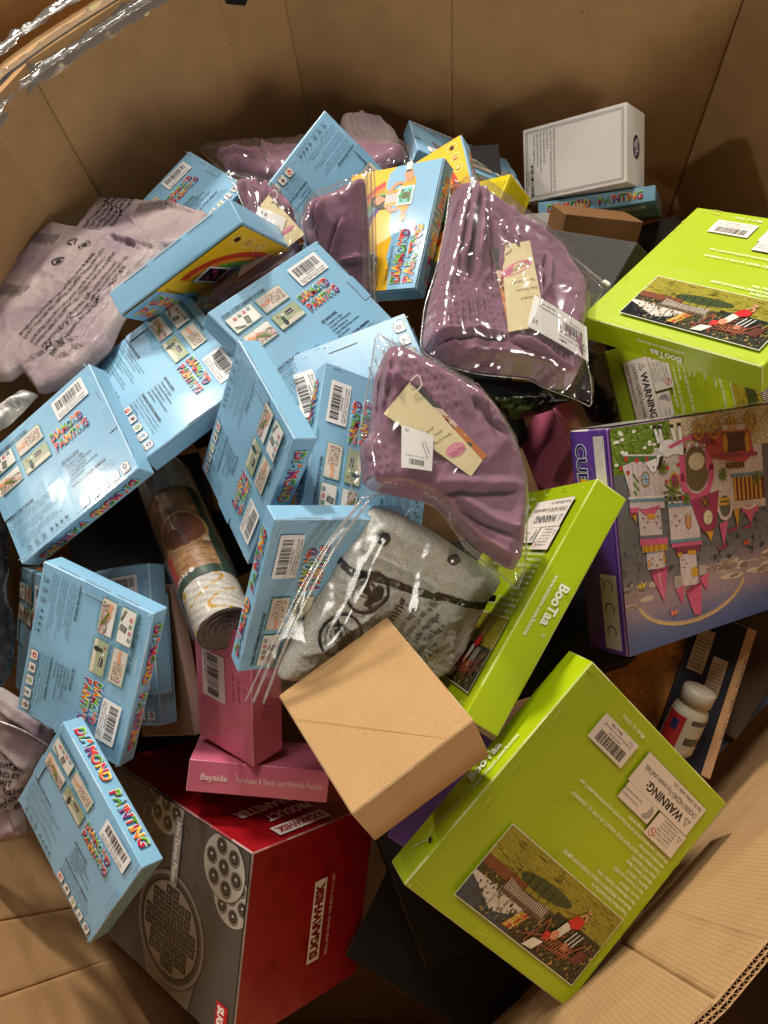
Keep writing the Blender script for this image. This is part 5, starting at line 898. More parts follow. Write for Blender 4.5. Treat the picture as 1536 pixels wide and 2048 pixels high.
class Soft:
    def __init__(s, key, poly='cloth', thick=.03, rim=.035, step=.0045, seed=1.0, fold=.006, fold_w=.005, ruch=.0016, pitch=.0052, rough=.0025, crumple=0.0, crumple_scale=40, drape=0.0):
        s.drape_ = drape; s.d = SOFT[key]; s.P = chaikin(s.d[poly], 1); s.T, s.rim, s.step, s.seed = thick, rim, step, seed; s.fold, s.fw, s.ruch, s.pitch, s.rough = fold, fold_w, ruch, pitch, rough; s.crumple, s.cs = crumple, crumple_scale
        s.M = soft_M(key)
    def height(s, X, smooth=False):
        X = np.asarray(X, float); e = edge_dist(X, s.P); e = np.where(inside(X, s.P), e, 0)
        q = 1 - np.clip(e / s.rim, 0, 1); h = s.T * np.sqrt(np.clip(1 - q ** 2.2, 0, 1))
        h += s.T * .35 * nz(X, 9, s.seed) * (1 - q)
        if smooth: return h
        h += s.rough * nz(X, 38, s.seed) + s.rough * .5 * nz(X, 90, s.seed)
        F = s.d.get('folds', [])
        wob = nz(X, 14, s.seed + 5) * .010
        for i in range(0, len(F) - 1, 2):
            _, sd, t = seg_d(X, F[i], F[i + 1]); sd = sd + wob; w = s.fw * (0.7 + .6 * ((i * 13) % 5) / 5); env = np.clip(t * (1 - t) * 6, 0, 1)
            d_, _, _ = seg_d(X, F[i], F[i + 1]); near = np.exp(-(d_ / .035) ** 2)
            h += s.fold * env * near * (np.exp(-((sd - w * .9) / w) ** 2) - 1.1 * np.exp(-((sd + w * .6) / (w * .55)) ** 2))
        for k in ('ruch', 'ruch2'):
            R_ = s.d.get(k) or []
            if len(R_) < 3: continue
            R_ = np.array(R_); m = np.where(inside(X, R_), 1, 0) * np.clip(edge_dist(X, R_) / .006, 0, 1)
            a, b = np.array(R_[0]), np.array(R_[1]); u = (b - a) / np.linalg.norm(b - a)
            if k == 'ruch2' and 'tag' in s.d and s.d.get('dirs'): u = np.array([u[0], u[1]])
            v = np.array([-u[1], u[0]]); cu, cv = X @ u, X @ v
            ph = cu / s.pitch * 2 * math.pi + 5.0 * nz(np.stack([cu * 1.0, cv * .35], 1), 34, s.seed)
            rows = .55 + .45 * np.cos(cv / .011 * 2 * math.pi); h += m * s.ruch * (np.sin(ph) * (1.15 - .5 * rows) + .5 * np.sin(ph * .5 + 1.3) - .35 * (1 - rows))
        if s.drape_:
            Y = X @ np.array([[1, .3], [-.25, .35]]); wx = nz(X, 7, s.seed + 11) * .05; Y = Y + wx[:, None]; rr = 1 - 2 * np.abs(nz(Y, 15, s.seed + 6)); h += s.drape_ * (np.clip(rr, -.2, 1) ** 3) * np.clip(e / .012, 0, 1)
        if s.crumple:
            n1 = 1 - 2 * np.abs(nz(X, s.cs, s.seed + 3)); n2 = 1 - 2 * np.abs(nz(X, s.cs * 2.3, s.seed + 8)); h += s.crumple * (n1 ** 3 + .5 * n2 ** 3) * np.clip(e / .01, 0, 1)
        return h
    def grid(s, step=None):
        P = s.P; step = step or s.step; mn, mx = P.min(0), P.max(0); xs = np.arange(mn[0], mx[0], step); ys = np.arange(mn[1], mx[1], step * .866)
        G = np.array([(x + (step / 2 if j % 2 else 0), y) for j, y in enumerate(ys) for x in xs]); G = G[inside(G, P)]; G = G[edge_dist(G, P) > step * .5]
        B_ = []
        for i in range(len(P)):
            a, b = P[i], P[(i + 1) % len(P)]; n = max(1, int(np.linalg.norm(b - a) / step)); B_ += [a + (b - a) * k / n for k in range(n)]
        B_ = np.array(B_); nb = len(B_); A = np.concatenate([B_, G])
        r = delaunay_2d_cdt([Vector(p) for p in A], [], [list(range(nb))], 1, 1e-7)
        return np.array([tuple(v) for v in r[0]]), [tuple(f) for f in r[2]], nb
    def closed(s, name, material, cols=None, drop=.6):
        X, F, nb = s.grid(); h = s.height(X); e = edge_dist(X, s.P); low = -s.T * drop * np.clip(e / s.rim, 0, 1) ** .6 - .0005
        n = len(X); V = [(x, y, z) for (x, y), z in zip(X, h)] + [(x, y, z) for (x, y), z in zip(X, low)]
        up = []
        for f in F:
            a, b, c = (X[i] for i in f[:3]); up.append(f if (b[0] - a[0]) * (c[1] - a[1]) - (b[1] - a[1]) * (c[0] - a[0]) > 0 else f[::-1])
        C = None
        if cols is not None:
            C = [cols(X[list(f)].mean(0)) for f in up]; C = C + C
        me = mesh_from(name, V, up + [tuple(i + n for i in f[::-1]) for f in up], material, C, True); return me
def sheet(key, poly, base, off=.004, step=.006, crinkle=.0035, scale=28, seed=2.0, lift=None, creases=()):
    """a thin crinkled film lying over a soft object, following its height"""
    q = Soft(key, poly, base.T if base else .01, base.rim if base else .03, step, seed)
    X, F, nb = q.grid(step)
    h = (base.height(X, True) if base else q.height(X, True)) * 1.02 + off
    if base is not None:
        e = edge_dist(X, q.P); h = np.where(e < .004, h * .3, h)
    n1 = 1 - 2 * np.abs(nz(X @ np.array([[1, .18], [-.30, .22]]), scale, seed)); n2 = 1 - 2 * np.abs(nz(X, scale * 2.1, seed + 4)); h = h + crinkle * (np.clip(n1, 0, 1) ** 5 + .35 * np.clip(n2, 0, 1) ** 4) + .0012 * nz(X, 16, seed)
    for a, b, amp, w in creases:
        d_, sd, t = seg_d(X, a, b); h = h + amp * np.exp(-np.abs(d_ + .002 * nz(X, 30, seed)) / w)
    V = [(x, y, z) for (x, y), z in zip(X, h)]
    return V, F
def tube_pts(P3, r, n=6, closed_ends=True):
    V, F = [], []; P3 = [Vector(p) for p in P3]
    for i, p in enumerate(P3):
        d = (P3[min(i + 1, len(P3) - 1)] - P3[max(i - 1, 0)]).normalized(); a = d.cross(Vector((0, 0, 1)));
        if a.length < 1e-3: a = d.cross(Vector((0, 1, 0)))
        a.normalize(); b = d.cross(a)
        for k in range(n): t = 2 * math.pi * k / n; V.append(p + (a * math.cos(t) + b * math.sin(t)) * r)
    for i in range(len(P3) - 1):
        for k in range(n): F.append((i * n + k, i * n + (k + 1) % n, (i + 1) * n + (k + 1) % n, (i + 1) * n + k))
    if closed_ends: F.append(tuple(range(n))[::-1]); F.append(tuple((len(P3) - 1) * n + k for k in range(n)))
    return V, F
def spline(pts, n=8):
    P = [np.array(p, float) for p in pts]; P = [2 * P[0] - P[1]] + P + [2 * P[-1] - P[-2]]; O = []
    for i in range(1, len(P) - 2):
        for k in range(n):
            t = k / n; O.append(.5 * ((2 * P[i]) + (-P[i - 1] + P[i + 1]) * t + (2 * P[i - 1] - 5 * P[i] + 4 * P[i + 1] - P[i + 2]) * t * t + (-P[i - 1] + 3 * P[i] - 3 * P[i + 1] + P[i + 2]) * t ** 3))
    O.append(P[-2]); return O
def drape(P, soft, off, name, material, M2=None, kind=None):
    """lay flat print onto the soft surface"""
    X = np.array([v[:2] for v in P.V]); h = soft.height(X) + off; V = [(x, y, z + v[2]) for (x, y), z, v in zip(X, h, P.V)]
    return mesh_from(name, V, P.F, material, P.C)
def subdiv_page(P, step=.006):
    bm = bmesh.new(); vs = [bm.verts.new(v) for v in P.V]; lay = bm.faces.layers.int.new('c'); pal = []
    for f, c in zip(P.F, P.C):
        try: q = bm.faces.new([vs[i] for i in f]); q[lay] = len(pal); pal.append(c)
        except ValueError: pass
    for _ in range(5):
        E_ = [e for e in bm.edges if e.calc_length() > step * 1.6]
        if not E_: break
        bmesh.ops.subdivide_edges(bm, edges=E_, cuts=1); bmesh.ops.triangulate(bm, faces=[f for f in bm.faces if len(f.verts) > 4])
    idx = {v: k for k, v in enumerate(bm.verts)}; P.V = [tuple(v.co) for v in bm.verts]; P.F = [tuple(idx[v] for v in f.verts) for f in bm.faces]; P.C = [pal[f[lay]] for f in bm.faces]; bm.free(); return P
MAUVE = mat('mauve_cloth', (143, 100, 122), rough=.85, grain=.06, grain_scale=900, bump=.5, bump_scale=1500, sheen=.25, spec=.2, mottled=.05)
LILAC = mat('lilac_bag', (196, 172, 172), rough=.42, grain=.03, bump=.2, bump_scale=90, mottled=.08, spec=.4)
GREYB = mat('grey_melange', (200, 200, 190), rough=.9, grain=.22, grain_scale=420, bump=.6, bump_scale=500, spec=.2, mottled=.05)
TAGM = mat('hang_tag_card', vcol=True, rough=.5, grain=.02)
WHITEC = mat('white_cord', (236, 232, 224), rough=.5)
def local_quad(q, off, soft, name, material, base=(1, 1, 1), page=None, bow=0.0):
    """a card given by four corners (start of reading first, clockwise) resting on the soft surface"""
    q = np.array(q, float); P = page; n = 8; V = []; F = []; C = []
    wd = np.linalg.norm(q[1] - q[0]); hg = np.linalg.norm(q[3] - q[0])
    def mp(u, v): return (q[0] * (1 - u) + q[1] * u) * (1 - v) + (q[3] * (1 - u) + q[2] * u) * v
    X = np.array([mp(i / n, j / n) for j in range(n + 1) for i in range(n + 1)]); hh = soft.height(X, True); A = np.c_[X, np.ones(len(X))]; co, *_ = np.linalg.lstsq(A, hh, rcond=None); hf = A @ co + off + bow * np.array([math.sin(math.pi * (i / n)) for j in range(n + 1) for i in range(n + 1)])
    top = [(x, y, z) for (x, y), z in zip(X, hf)]; V = top + [(x, y, z - .0008) for x, y, z in top]; m = n + 1; N_ = m * m
    for j in range(n):
        for i in range(n): f = (j * m + i, (j + 1) * m + i, (j + 1) * m + i + 1, j * m + i + 1); F.append(f); F.append(tuple(a + N_ for a in f[::-1]))
    C = [lin(base)] * len(F)
    if page is not None:
        for (x, y, z) in page.V:
            u, v = x / wd, -y / hg; p = mp(u, v); zz = np.array([p[0], p[1], 1]) @ co + off + bow * math.sin(math.pi * min(max(u, 0), 1)); V.append((p[0], p[1], zz + z + .0002))
        k = 2 * N_
        F += [tuple(i + k for i in f) for f in page.F]; C += page.C
    return mesh_from(name, V, F, material, C), wd, hg
def garment(key, label, T, seed, text_rot=True, ruch=.0020, film=True, zip_=False, group='mauve garment bags', film_off=.0125, yellow=False):
    o = empty('garment_bag', soft_M(key)); tag(o, label, 'garment bag', group); s = Soft(key, 'cloth', T, .020, .0023 if key in ('bag_centre', 'bag_right') else .0034, seed, ruch=ruch, fold=.0105, fold_w=.0050, pitch=.0072, rough=.0030, crumple=.0012, crumple_scale=30, drape=.0065)
    link('garment', s.closed('garment', MAUVE), o); d = SOFT[key]
    def sub(me, nm): return link(nm, me, o)
    if 'photo' in d:
        q = np.array(d['photo']); L = np.linalg.norm(q[3] - q[0]); wd = np.linalg.norm(q[1] - q[0]); r = random.Random(5); P = Page(0)
        P.rect(0, -L * .3, wd, 0, (64, 66, 66), 0); P.rect(0, -L * .55, wd, -L * .3, (220, 190, 170), 0); P.rect(0, -L, wd, -L * .55, (196, 116, 52), 0)
        for k in range(26): P.disc(r.uniform(.1, .9) * wd, -r.uniform(.35, .95) * L, r.uniform(.08, .2) * wd, r.choice(((214, 138, 66), (150, 84, 40), (226, 176, 136), (110, 70, 50), (120, 110, 100))), 1, n=7)
        P.disc(wd * .5, -L * .8, wd * .2, (80, 84, 70), 2, n=9)
        me, _, _ = local_quad(d['photo'], .0080, s, 'photo_card', TAGM, (200, 150, 110), P); sub(me, 'photo_card')
    if 'tag' in d:
        q = d['tag']; P = Page(0); a = np.array(q); L = np.linalg.norm(a[1] - a[0]); hg = np.linalg.norm(a[3] - a[0]); long_x = L > hg
        if long_x:
            P.disc(L * .74, -hg * .5, hg * .40, (222, 140, 160), 1, ry=hg * .17, rot=1.35, n=24); P.text('DOKOTOO', L * .76, -hg * .82, hg * .17, (120, 40, 60), 2, rot=1.35, width=hg * .66, res=2)
            for k, t_ in enumerate(('On-trend', 'Keep On-point', 'Take On Own-life.')): P.text(t_, L * (.42 + k * .07), -hg * .85, hg * .10, (90, 70, 40), 1, rot=1.35, width=hg * (.4 + .15 * k))
        else:
            P.disc(L * .42, -hg * .30, L * .52, (222, 140, 160), 1, ry=L * .20, rot=.3, n=24); P.text('DOKOTOO', L * .80, -hg * .235, L * .22, (120, 40, 60), 2, rot=math.pi + .3, width=L * .78, res=2)
            for k, t_ in enumerate(('Take On Own-life', 'Keep On-point', 'On-trend')): P.text(t_, L * .95, -hg * (.45 + k * .10), L * .15, (90, 70, 40), 1, rot=math.pi, width=L * (.72 - .1 * k))
        me, _, _ = local_quad(q, .0100, s, 'hang_tag', TAGM, (226, 212, 164), P, bow=.001); sub(me, 'hang_tag')
    if 'label' in d:
        q = d['label']; a = np.array(q); L = np.linalg.norm(a[1] - a[0]); hg = np.linalg.norm(a[3] - a[0]); P = Page(0); sm = min(L, hg)
        wide = L > hg
        if wide: P.bars(L * .55, -hg * .55, L * .36, hg * .26, 1, 4, 40); P.text('Dokotoo', L * .66, -hg * .24, hg * .10, INKC, 1); P.text('WGHTW22172/8..138-M', L * .50, -hg * .66, hg * .095, INKC, 1, bold=.01); P.text('Dokotoo Womens ...n Dress Medium', L * .50, -hg * .78, hg * .09, INKC, 1, width=L * .46); P.text('NEW', L * .50, -hg * .90, hg * .09, INKC, 1, bold=.02); P.text('25', L * .05, -hg * .80, hg * .16, INKC, 1); P.text('Scan with the', L * .12, -hg * .16, hg * .08, INKC, 1, bold=.01); P.text('Transparency App', L * .12, -hg * .27, hg * .08, INKC, 1, bold=.01)
        else: P.text('26', L * .10, -hg * .12, hg * .10, INKC, 1); P.bars(L * .25, -hg * .90, L * .5, hg * .14, 1, 4, 30); P.text('Scan with the', L * .72, -hg * .25, hg * .06, INKC, 1, rot=-1.2); P.text('Transparency App', L * .62, -hg * .28, hg * .06, INKC, 1, rot=-1.2); P.text('Dokotoo Womens', L * .15, -hg * .70, hg * .06, INKC, 1)
        me, _, _ = local_quad(q, .0118, s, 'barcode_label', PAPER, (232, 230, 224), P, bow=.0015); sub(me, 'barcode_label')
    if 'tag' in d and film:
        a = np.array(d['tag'][0]); b = np.array(d['tag'][3]); hz = float(s.height(np.array([a]), True)[0]); P3 = spline([(a[0], a[1], hz + .0115), (a[0] + .008, a[1] + .006, hz + .014), (a[0] + .012, a[1] - .004, hz + .013), (a[0] + .004, a[1] - .014, hz + .0115)], 6)
        V, F = tube_pts(P3, .0008); sub(mesh_from('tag_loop', V, F, WHITEC, None, True), 'tag_loop')
    if film:
        r = random.Random(int(seed * 10)); PP = np.array(d['film']); c = PP.mean(0); cr = []
        for k in range(16):
            a = PP[r.randrange(len(PP))] * r.uniform(.3, 1) + c * 0; b = a + np.array([r.uniform(-.06, .06), r.uniform(-.08, .08)]); cr.append((tuple(a * .9), tuple(b), r.uniform(.0015, .0035), r.uniform(.0012, .003)))
        V, F = sheet(key, 'film', s, film_off, .0055, .0050, 13, seed + 1, creases=cr); f_ = sub(mesh_from('clear_sleeve', V, F, FILM, None, True), 'clear_sleeve')
        Pf = [(x, y) for x, y in chaikin(d['film'], 1)]; Pf.append(Pf[0]); rim = [(x, y, .0015 + .3 * float(hh)) for (x, y), hh in zip(Pf, s.height(np.array(Pf), True))]
        V, F = tube_pts(rim, .0009, 4, False); sub(mesh_from('sleeve_seam', V, F, FILMZ, None, True), 'sleeve_seam')
    for k in ('zip', 'zip2'):
        if k in d:
            P3 = spline([(x, y, .010) for x, y in d[k]], 5); V, F = tube_pts(P3, .0022, 6); sub(mesh_from('zip_track', V, F, FILMZ, None, True), 'zip_track')
            if k == 'zip':
                V, F = [], []; x, y = d[k][-1]; bm = bmesh.new(); bmesh.ops.create_cube(bm, size=1); bmesh.ops.bevel(bm, geom=bm.edges[:], offset=.15, segments=2, affect='EDGES')
                me = bpy.data.meshes.new('zip_slider'); bm.to_mesh(me); bm.free(); me.materials.append(WHITEC); z_ = sub(me, 'zip_slider'); z_.location = (x, y, .011); z_.scale = (.011, .008, .007); z_.rotation_euler[2] = -.6
    return o, s
garment('bag_centre', 'purple garment in clear bag with cream tag, dead centre, its tip pointing down', .030, 1.3, ruch=.0034)
garment('bag_right', 'purple garment in clear zip bag with cream tag, beside the upper lime box', .030, 2.7, ruch=.0036)
garment('bag_zip', 'smooth purple garment in a clear zip bag covering the left of the girl picture box', .026, 3.9)
garment('bag_tag', 'purple garment bag with white label, squeezed between the rainbow box and a blue box', .022, 4.4, ruch=.0034)
garment('bag_back', 'long purple garment bag lying at the back along the bin wall', .018, 5.2)

def printed_bag(key, label, T, seed, name='printed_bag', big=True):
    o = empty(name, soft_M(key)); tag(o, label, 'plastic bag', 'milky printed garment bags'); s = Soft(key, 'cloth', T * .75, .016, .0036, seed, fold=.006, fold_w=.0035, rough=.0012, crumple=.0022, crumple_scale=26, drape=.0015)
    d = SOFT[key]; r = random.Random(int(seed * 7))
    lo, hi = s.P[:, 0].min(), s.P[:, 0].max()
    def colf(c):
        n = noise.noise(Vector((c[0] * 14, c[1] * 14, seed))); e = edge_dist(np.array([c]), s.P)[0]
        a, b = (150, 133, 130), (124, 104, 114); t = min(1, max(0, .35 + n * 1.3)); k = [a[q] * (1 - t) + b[q] * t for q in range(3)]
        if e < .008: k = [v * .7 + 180 * .3 for v in k]
        return lin(k)
    link('bag_body', s.closed('bag_body', LILV, colf), o)
    P = Page(0)
    L = d.get('lines', [])
    T_ = ['WARNING-TO AVOID DANGER OF SUFFOCATION KEEP AWAY FROM BABIES', 'DO NOT USE IN CRIBS, BEDS, CARRIAGES OR PLAYPENS. THIS BAG IS NOT A TOY', 'POUR EVITER LE RISQUE DE SUFFOCATION, GARDER CE SAC HORS DE LA', 'PORTEE DES BEBES ET DES ENFANTS. NE L UTILISEZ PAS DANS LES LITS D ENFANT', 'ATENCION-PARA EVITAR EL PELIGRO DE ASFIXIA, GUARDE LA BOLSA FUERA DEL ALCANCE', 'DE BEBES Y NINOS. NO LA USE EN CUNAS, CAMAS, EN COCHECITO DE NINO O EN', 'PARQUE INFANTIL. ESTA BOLSA NO ES UN JUGUETE.']
    if big and L:
        a, b = np.array(L[1]), np.array(L[0]); u = (b - a) / np.linalg.norm(b - a); v = np.array([u[1], -u[0]]); rot = math.atan2(u[1], u[0]); ln = np.linalg.norm(b - a)
        for k, t_ in enumerate(T_):
            p = a + v * (k * .0125 + (.006 if k > 1 else 0) + (.006 if k > 3 else 0)) - u * .004 * k; P.text(t_, p[0], p[1], .0098, (26, 24, 28), 0, rot=rot, width=ln * (1.0 if k % 2 else .92), bold=.02)
        for (cx, cy), kk in zip(d['ic'], range(3)):
            if kk == 0:
                for q in range(3): a_ = q * 2.094 + rot; P.line([(cx + .009 * math.cos(a_), cy + .009 * math.sin(a_)), (cx + .009 * math.cos(a_ + 1.7), cy + .009 * math.sin(a_ + 1.7))], .0024, (26, 24, 28), 1)
            if kk == 1: P.ring(cx, cy, .0105, .0014, (26, 24, 28), 1); P.disc(cx, cy, .0045, (26, 24, 28), 1, n=8, ry=.006); P.line([(cx - .007, cy - .007), (cx + .007, cy + .007)], .0014, (26, 24, 28), 2)
            if kk == 2: P.ring(cx, cy, .012, .0024, (26, 24, 28), 1, n=16, ry=.009, a0=.6, a1=5.9); P.disc(cx, cy, .0045, (26, 24, 28), 1, n=9)
        for (cx, cy) in d['sm']:
            for k in range(13):
                p = np.array([cx, cy]) + v * (k * .0046 - .03); P.line([tuple(p - u * (.022 - .002 * (k % 3))), tuple(p + u * .004)], .0013, (40, 36, 40), 1)
    elif L:
        a, b = np.array(L[0]), np.array(L[1]); u = (b - a) / np.linalg.norm(b - a); v = np.array([u[1], -u[0]]); rot = math.atan2(u[1], u[0]); ln = np.linalg.norm(b - a)
        for k in range(5): p = a + v * k * .012; P.text(T_[k][:40], p[0], p[1], .0095, (40, 34, 38), 0, rot=rot, width=ln * .95, bold=.02)
        for (cx, cy) in d['sm']:
            for k in range(12):
                p = np.array([cx, cy]) + v * (k * .0048 - .01); P.line([tuple(p - u * (.014 + .002 * (k % 3))), tuple(p + u * .022)], .0013, (50, 44, 48), 1)
    elif d.get('tx'):
        a, b = np.array(d['tx'][0]), np.array(d['tx'][1]); u = (b - a) / np.linalg.norm(b - a); rot = math.atan2(u[1], u[0])
        for k, t_ in enumerate(('POUR EVITER', 'DES BEBES ET', 'D ENFANT', 'ATEN... PELIGRO', 'NINOS. NO LA USE', 'INFANTIL. ESTA BOLSA')): p = np.array([-.055, .025 - k * .011]); P.text(t_, p[0], p[1] - .035, .0095, (40, 34, 38), 0, rot=-.2, bold=.02)
    if P.V: link('printed_warning', drape(subdiv_page(P, .006), s, .0014, 'printed_warning', MATTE), o)
    for k in ('zip',):
        if k in d: V, F = tube_pts(spline([(x, y, .022) for x, y in d[k]], 6), .0013, 5); link('zip_track', mesh_from('zip_track', V, F, FILMZ, None, True), o)
    return o, s
LILV = mat('milky_plastic', vcol=True, rough=.60, coat=.03, bump=.25, bump_scale=70, spec=.4)
printed_bag('bag_printed', 'milky lilac bag printed with black warning lines against the left wall', .020, 1.1)
printed_bag('bag_printed_back', 'dusky printed bag behind the larger one, under the farthest left blue box', .015, 2.2, big=False)
printed_bag('bag_left_low', 'lilac printed bag at the left edge below the clear crumpled plastic', .020, 3.3, big=False)
printed_bag('bag_grey', 'greyish pink bag bulging at the rear wall behind the back purple bag', .022, 4.1, big=False)

# grey blanket in a zip bag
def blanket():
    o = empty('blanket_bag', soft_M('blanket')); tag(o, 'grey quilted item with black buttons in a clear bag printed with a large warning', 'bagged blanket'); d = SOFT['blanket']
    s = Soft('blanket', 'cloth', .020, .02, .0026, 6.2, fold=.006, fold_w=.003, rough=.0018, crumple=.0036, crumple_scale=44, drape=.004)
    link('blanket', s.closed('blanket', GREYB), o)
    P = Page(0); pts = spline([(x, y) for x, y in d['band']], 5)
    for (a, b) in zip(pts[:-1], pts[1:]): P.line([tuple(a), tuple(b)], .0085, (24, 24, 26), 0)
    link('black_band', drape(subdiv_page(P, .004), s, .0016, 'black_band', mat('black_tape', vcol=True, rough=.25, bump=.4, bump_scale=90)), o)
    bt = mat('dark_button', (52, 52, 54), rough=.22, coat=.6)
    for k, (x, y) in enumerate(d['buttons']):
        bm = bmesh.new(); bmesh.ops.create_uvsphere(bm, u_segments=20, v_segments=10, radius=1); me = bpy.data.meshes.new('button'); bm.to_mesh(me); bm.free(); me.materials.append(bt); me.polygons.foreach_set('use_smooth', [True] * len(me.polygons))
        b_ = link('button', me, o); b_.location = (x, y, float(s.height(np.array([[x, y]]), True)[0]) + .003); b_.scale = (.0088, .0088, .003)
    return s
BL = blanket()
def blanket_film():
    o = bpy.data.objects  # film and print belong to the blanket bag
    root = [q for q in bpy.data.objects if q.name == 'blanket_bag'][0]; key = 'blanket_film'; d = SOFT[key]; M_ = soft_M('blanket').inverted() @ soft_M(key)
    V, F = sheet(key, 'cloth', None, .002, .006, .0035, 14, 3.1); t = link('clear_sleeve', mesh_from('clear_sleeve', V, F, FILMB, None, True), root); t.matrix_local = M_
    for k in ('zipa', 'zipb', 'zipc'):
        V, F = tube_pts(spline([(x, y, .0135) for x, y in d[k]], 6), .0017 if k != 'zipc' else .0009, 5); t = link('zip_track', mesh_from('zip_track', V, F, FILMZ, None, True), root); t.matrix_local = M_
    # printed warning on the sleeve, laid in the blanket's own frame just above it
    b = SOFT['blanket']; a, c = np.array(b['text'][0]), np.array(b['text'][1]); u = (c - a) / np.linalg.norm(c - a); v = np.array([u[1], -u[0]]); rot = math.atan2(u[1], u[0]); ln = np.linalg.norm(c - a)
    P = Page(0); K = (22, 22, 24)
    P.text('To Warning', a[0] - u[0] * ln * .52, a[1] - u[1] * ln * .52, .0190, K, 0, rot=rot, width=ln * 1.52, bold=.02, res=3)
    for k, (t_, sh, wd) in enumerate((('To avoid danger of suffocation, keep this', -.55, 2.5), ('away from babies and children. Do not use this', -.5, 2.9), ('bag in cribs, beds, carriages', -.35, 2.35), ('or playpens. This bag is', -.2, 1.9), ('NOT A TOY.', -.02, .95))):
        p = a + v * (.017 + k * .0135) + u * ln * sh; P.text(t_, p[0], p[1], .0118, K, 0, rot=rot, width=ln * wd * .62, bold=.01, res=2)
    for k, (x, y) in enumerate(b['icons']):
        P.ring(x, y, .0265, .0032, K, 0, n=30, ry=.0245, rot=rot); co, si = math.cos(rot), math.sin(rot)
        g = lambda pts, l=0, c_=K: P.poly([(x + co * m - si * n_, y + si * m + co * n_) for m, n_ in pts], c_, l)
        P.ring(x - .003, y + .004, .0095, .0012, K, 0, n=16); P.disc(x - .002, y + .003, .0045, K, 0, n=12)
        g([(-.004, -.002), (.012, -.004), (.014, -.012), (.002, -.018), (-.008, -.014)]); g([(-.016, -.006), (-.006, -.004), (-.006, -.014), (-.014, -.014)])
        P.line([(x + co * -.018 - si * -.018, y + si * -.018 + co * -.018), (x + co * .018 - si * .018, y + si * .018 + co * .018)], .003, K, 1)
        P.line([(x + co * -.014 - si * .012, y + si * -.014 + co * .012), (x + co * .002 - si * .018, y + si * .002 + co * .018), (x + co * .012 - si * .008, y + si * .012 + co * .008), (x + co * .010 - si * -.006, y + si * .010 + co * -.006)], .0013, K, 1)
    cl = BL; t = link('printed_warning', drape(subdiv_page(P, .0045), cl, .0024, 'printed_warning', MATTE), root)
blanket_film()
def lump(key, name, label, cat, material, T=.02, seed=1.0, film=None, cols=None, crumple=.002, **k):
    o = empty(name, soft_M(key)); tag(o, label, cat); s = Soft(key, 'cloth', T, .025, .0048, seed, crumple=crumple, crumple_scale=40, **k); link('body', s.closed('body', material, cols), o)
    if film: V, F = sheet(key, 'cloth', s, .003, .006, .003, 30, seed); link('clear_wrap', mesh_from('clear_wrap', V, F, FILM, None, True), o)
    return o
lump('black_bag', 'black_bag', 'shiny black plastic bag under the right purple garment bag', 'plastic bag', mat('black_film', (16, 16, 18), rough=.18, coat=.5, bump=.6, bump_scale=60), .018, 1.5)
lump('mesh_pack', 'mesh_pack', 'rust coloured mesh pack in clear wrap, above the shiny pink box', 'packaged item', mat('rust_mesh', (150, 74, 44), rough=.7, grain=.45, grain_scale=260, bump=.8, bump_scale=400, mottled=.3), .014, 2.5, film=True)
lump('black_plastic', 'black_plastic', 'crumpled black plastic in the gap left of the lime green boxes', 'plastic bag', mat('black_wrap', (20, 20, 22), rough=.15, coat=.4, bump=.7, bump_scale=45), .02, 3.5, crumple=.004)
lump('clear_left', 'clear_plastic', 'dark crumpled clear plastic at the left edge', 'plastic bag', mat('grey_wrap', (44, 44, 46), rough=.14, coat=.5, bump=.8, bump_scale=50), .022, 4.5, crumple=.005)
lump('white_left', 'white_plastic', 'white crumpled plastic at the left edge above the glare box', 'plastic bag', mat('white_wrap', (214, 212, 206), rough=.3, bump=.6, bump_scale=60), .012, 5.5, crumple=.003)

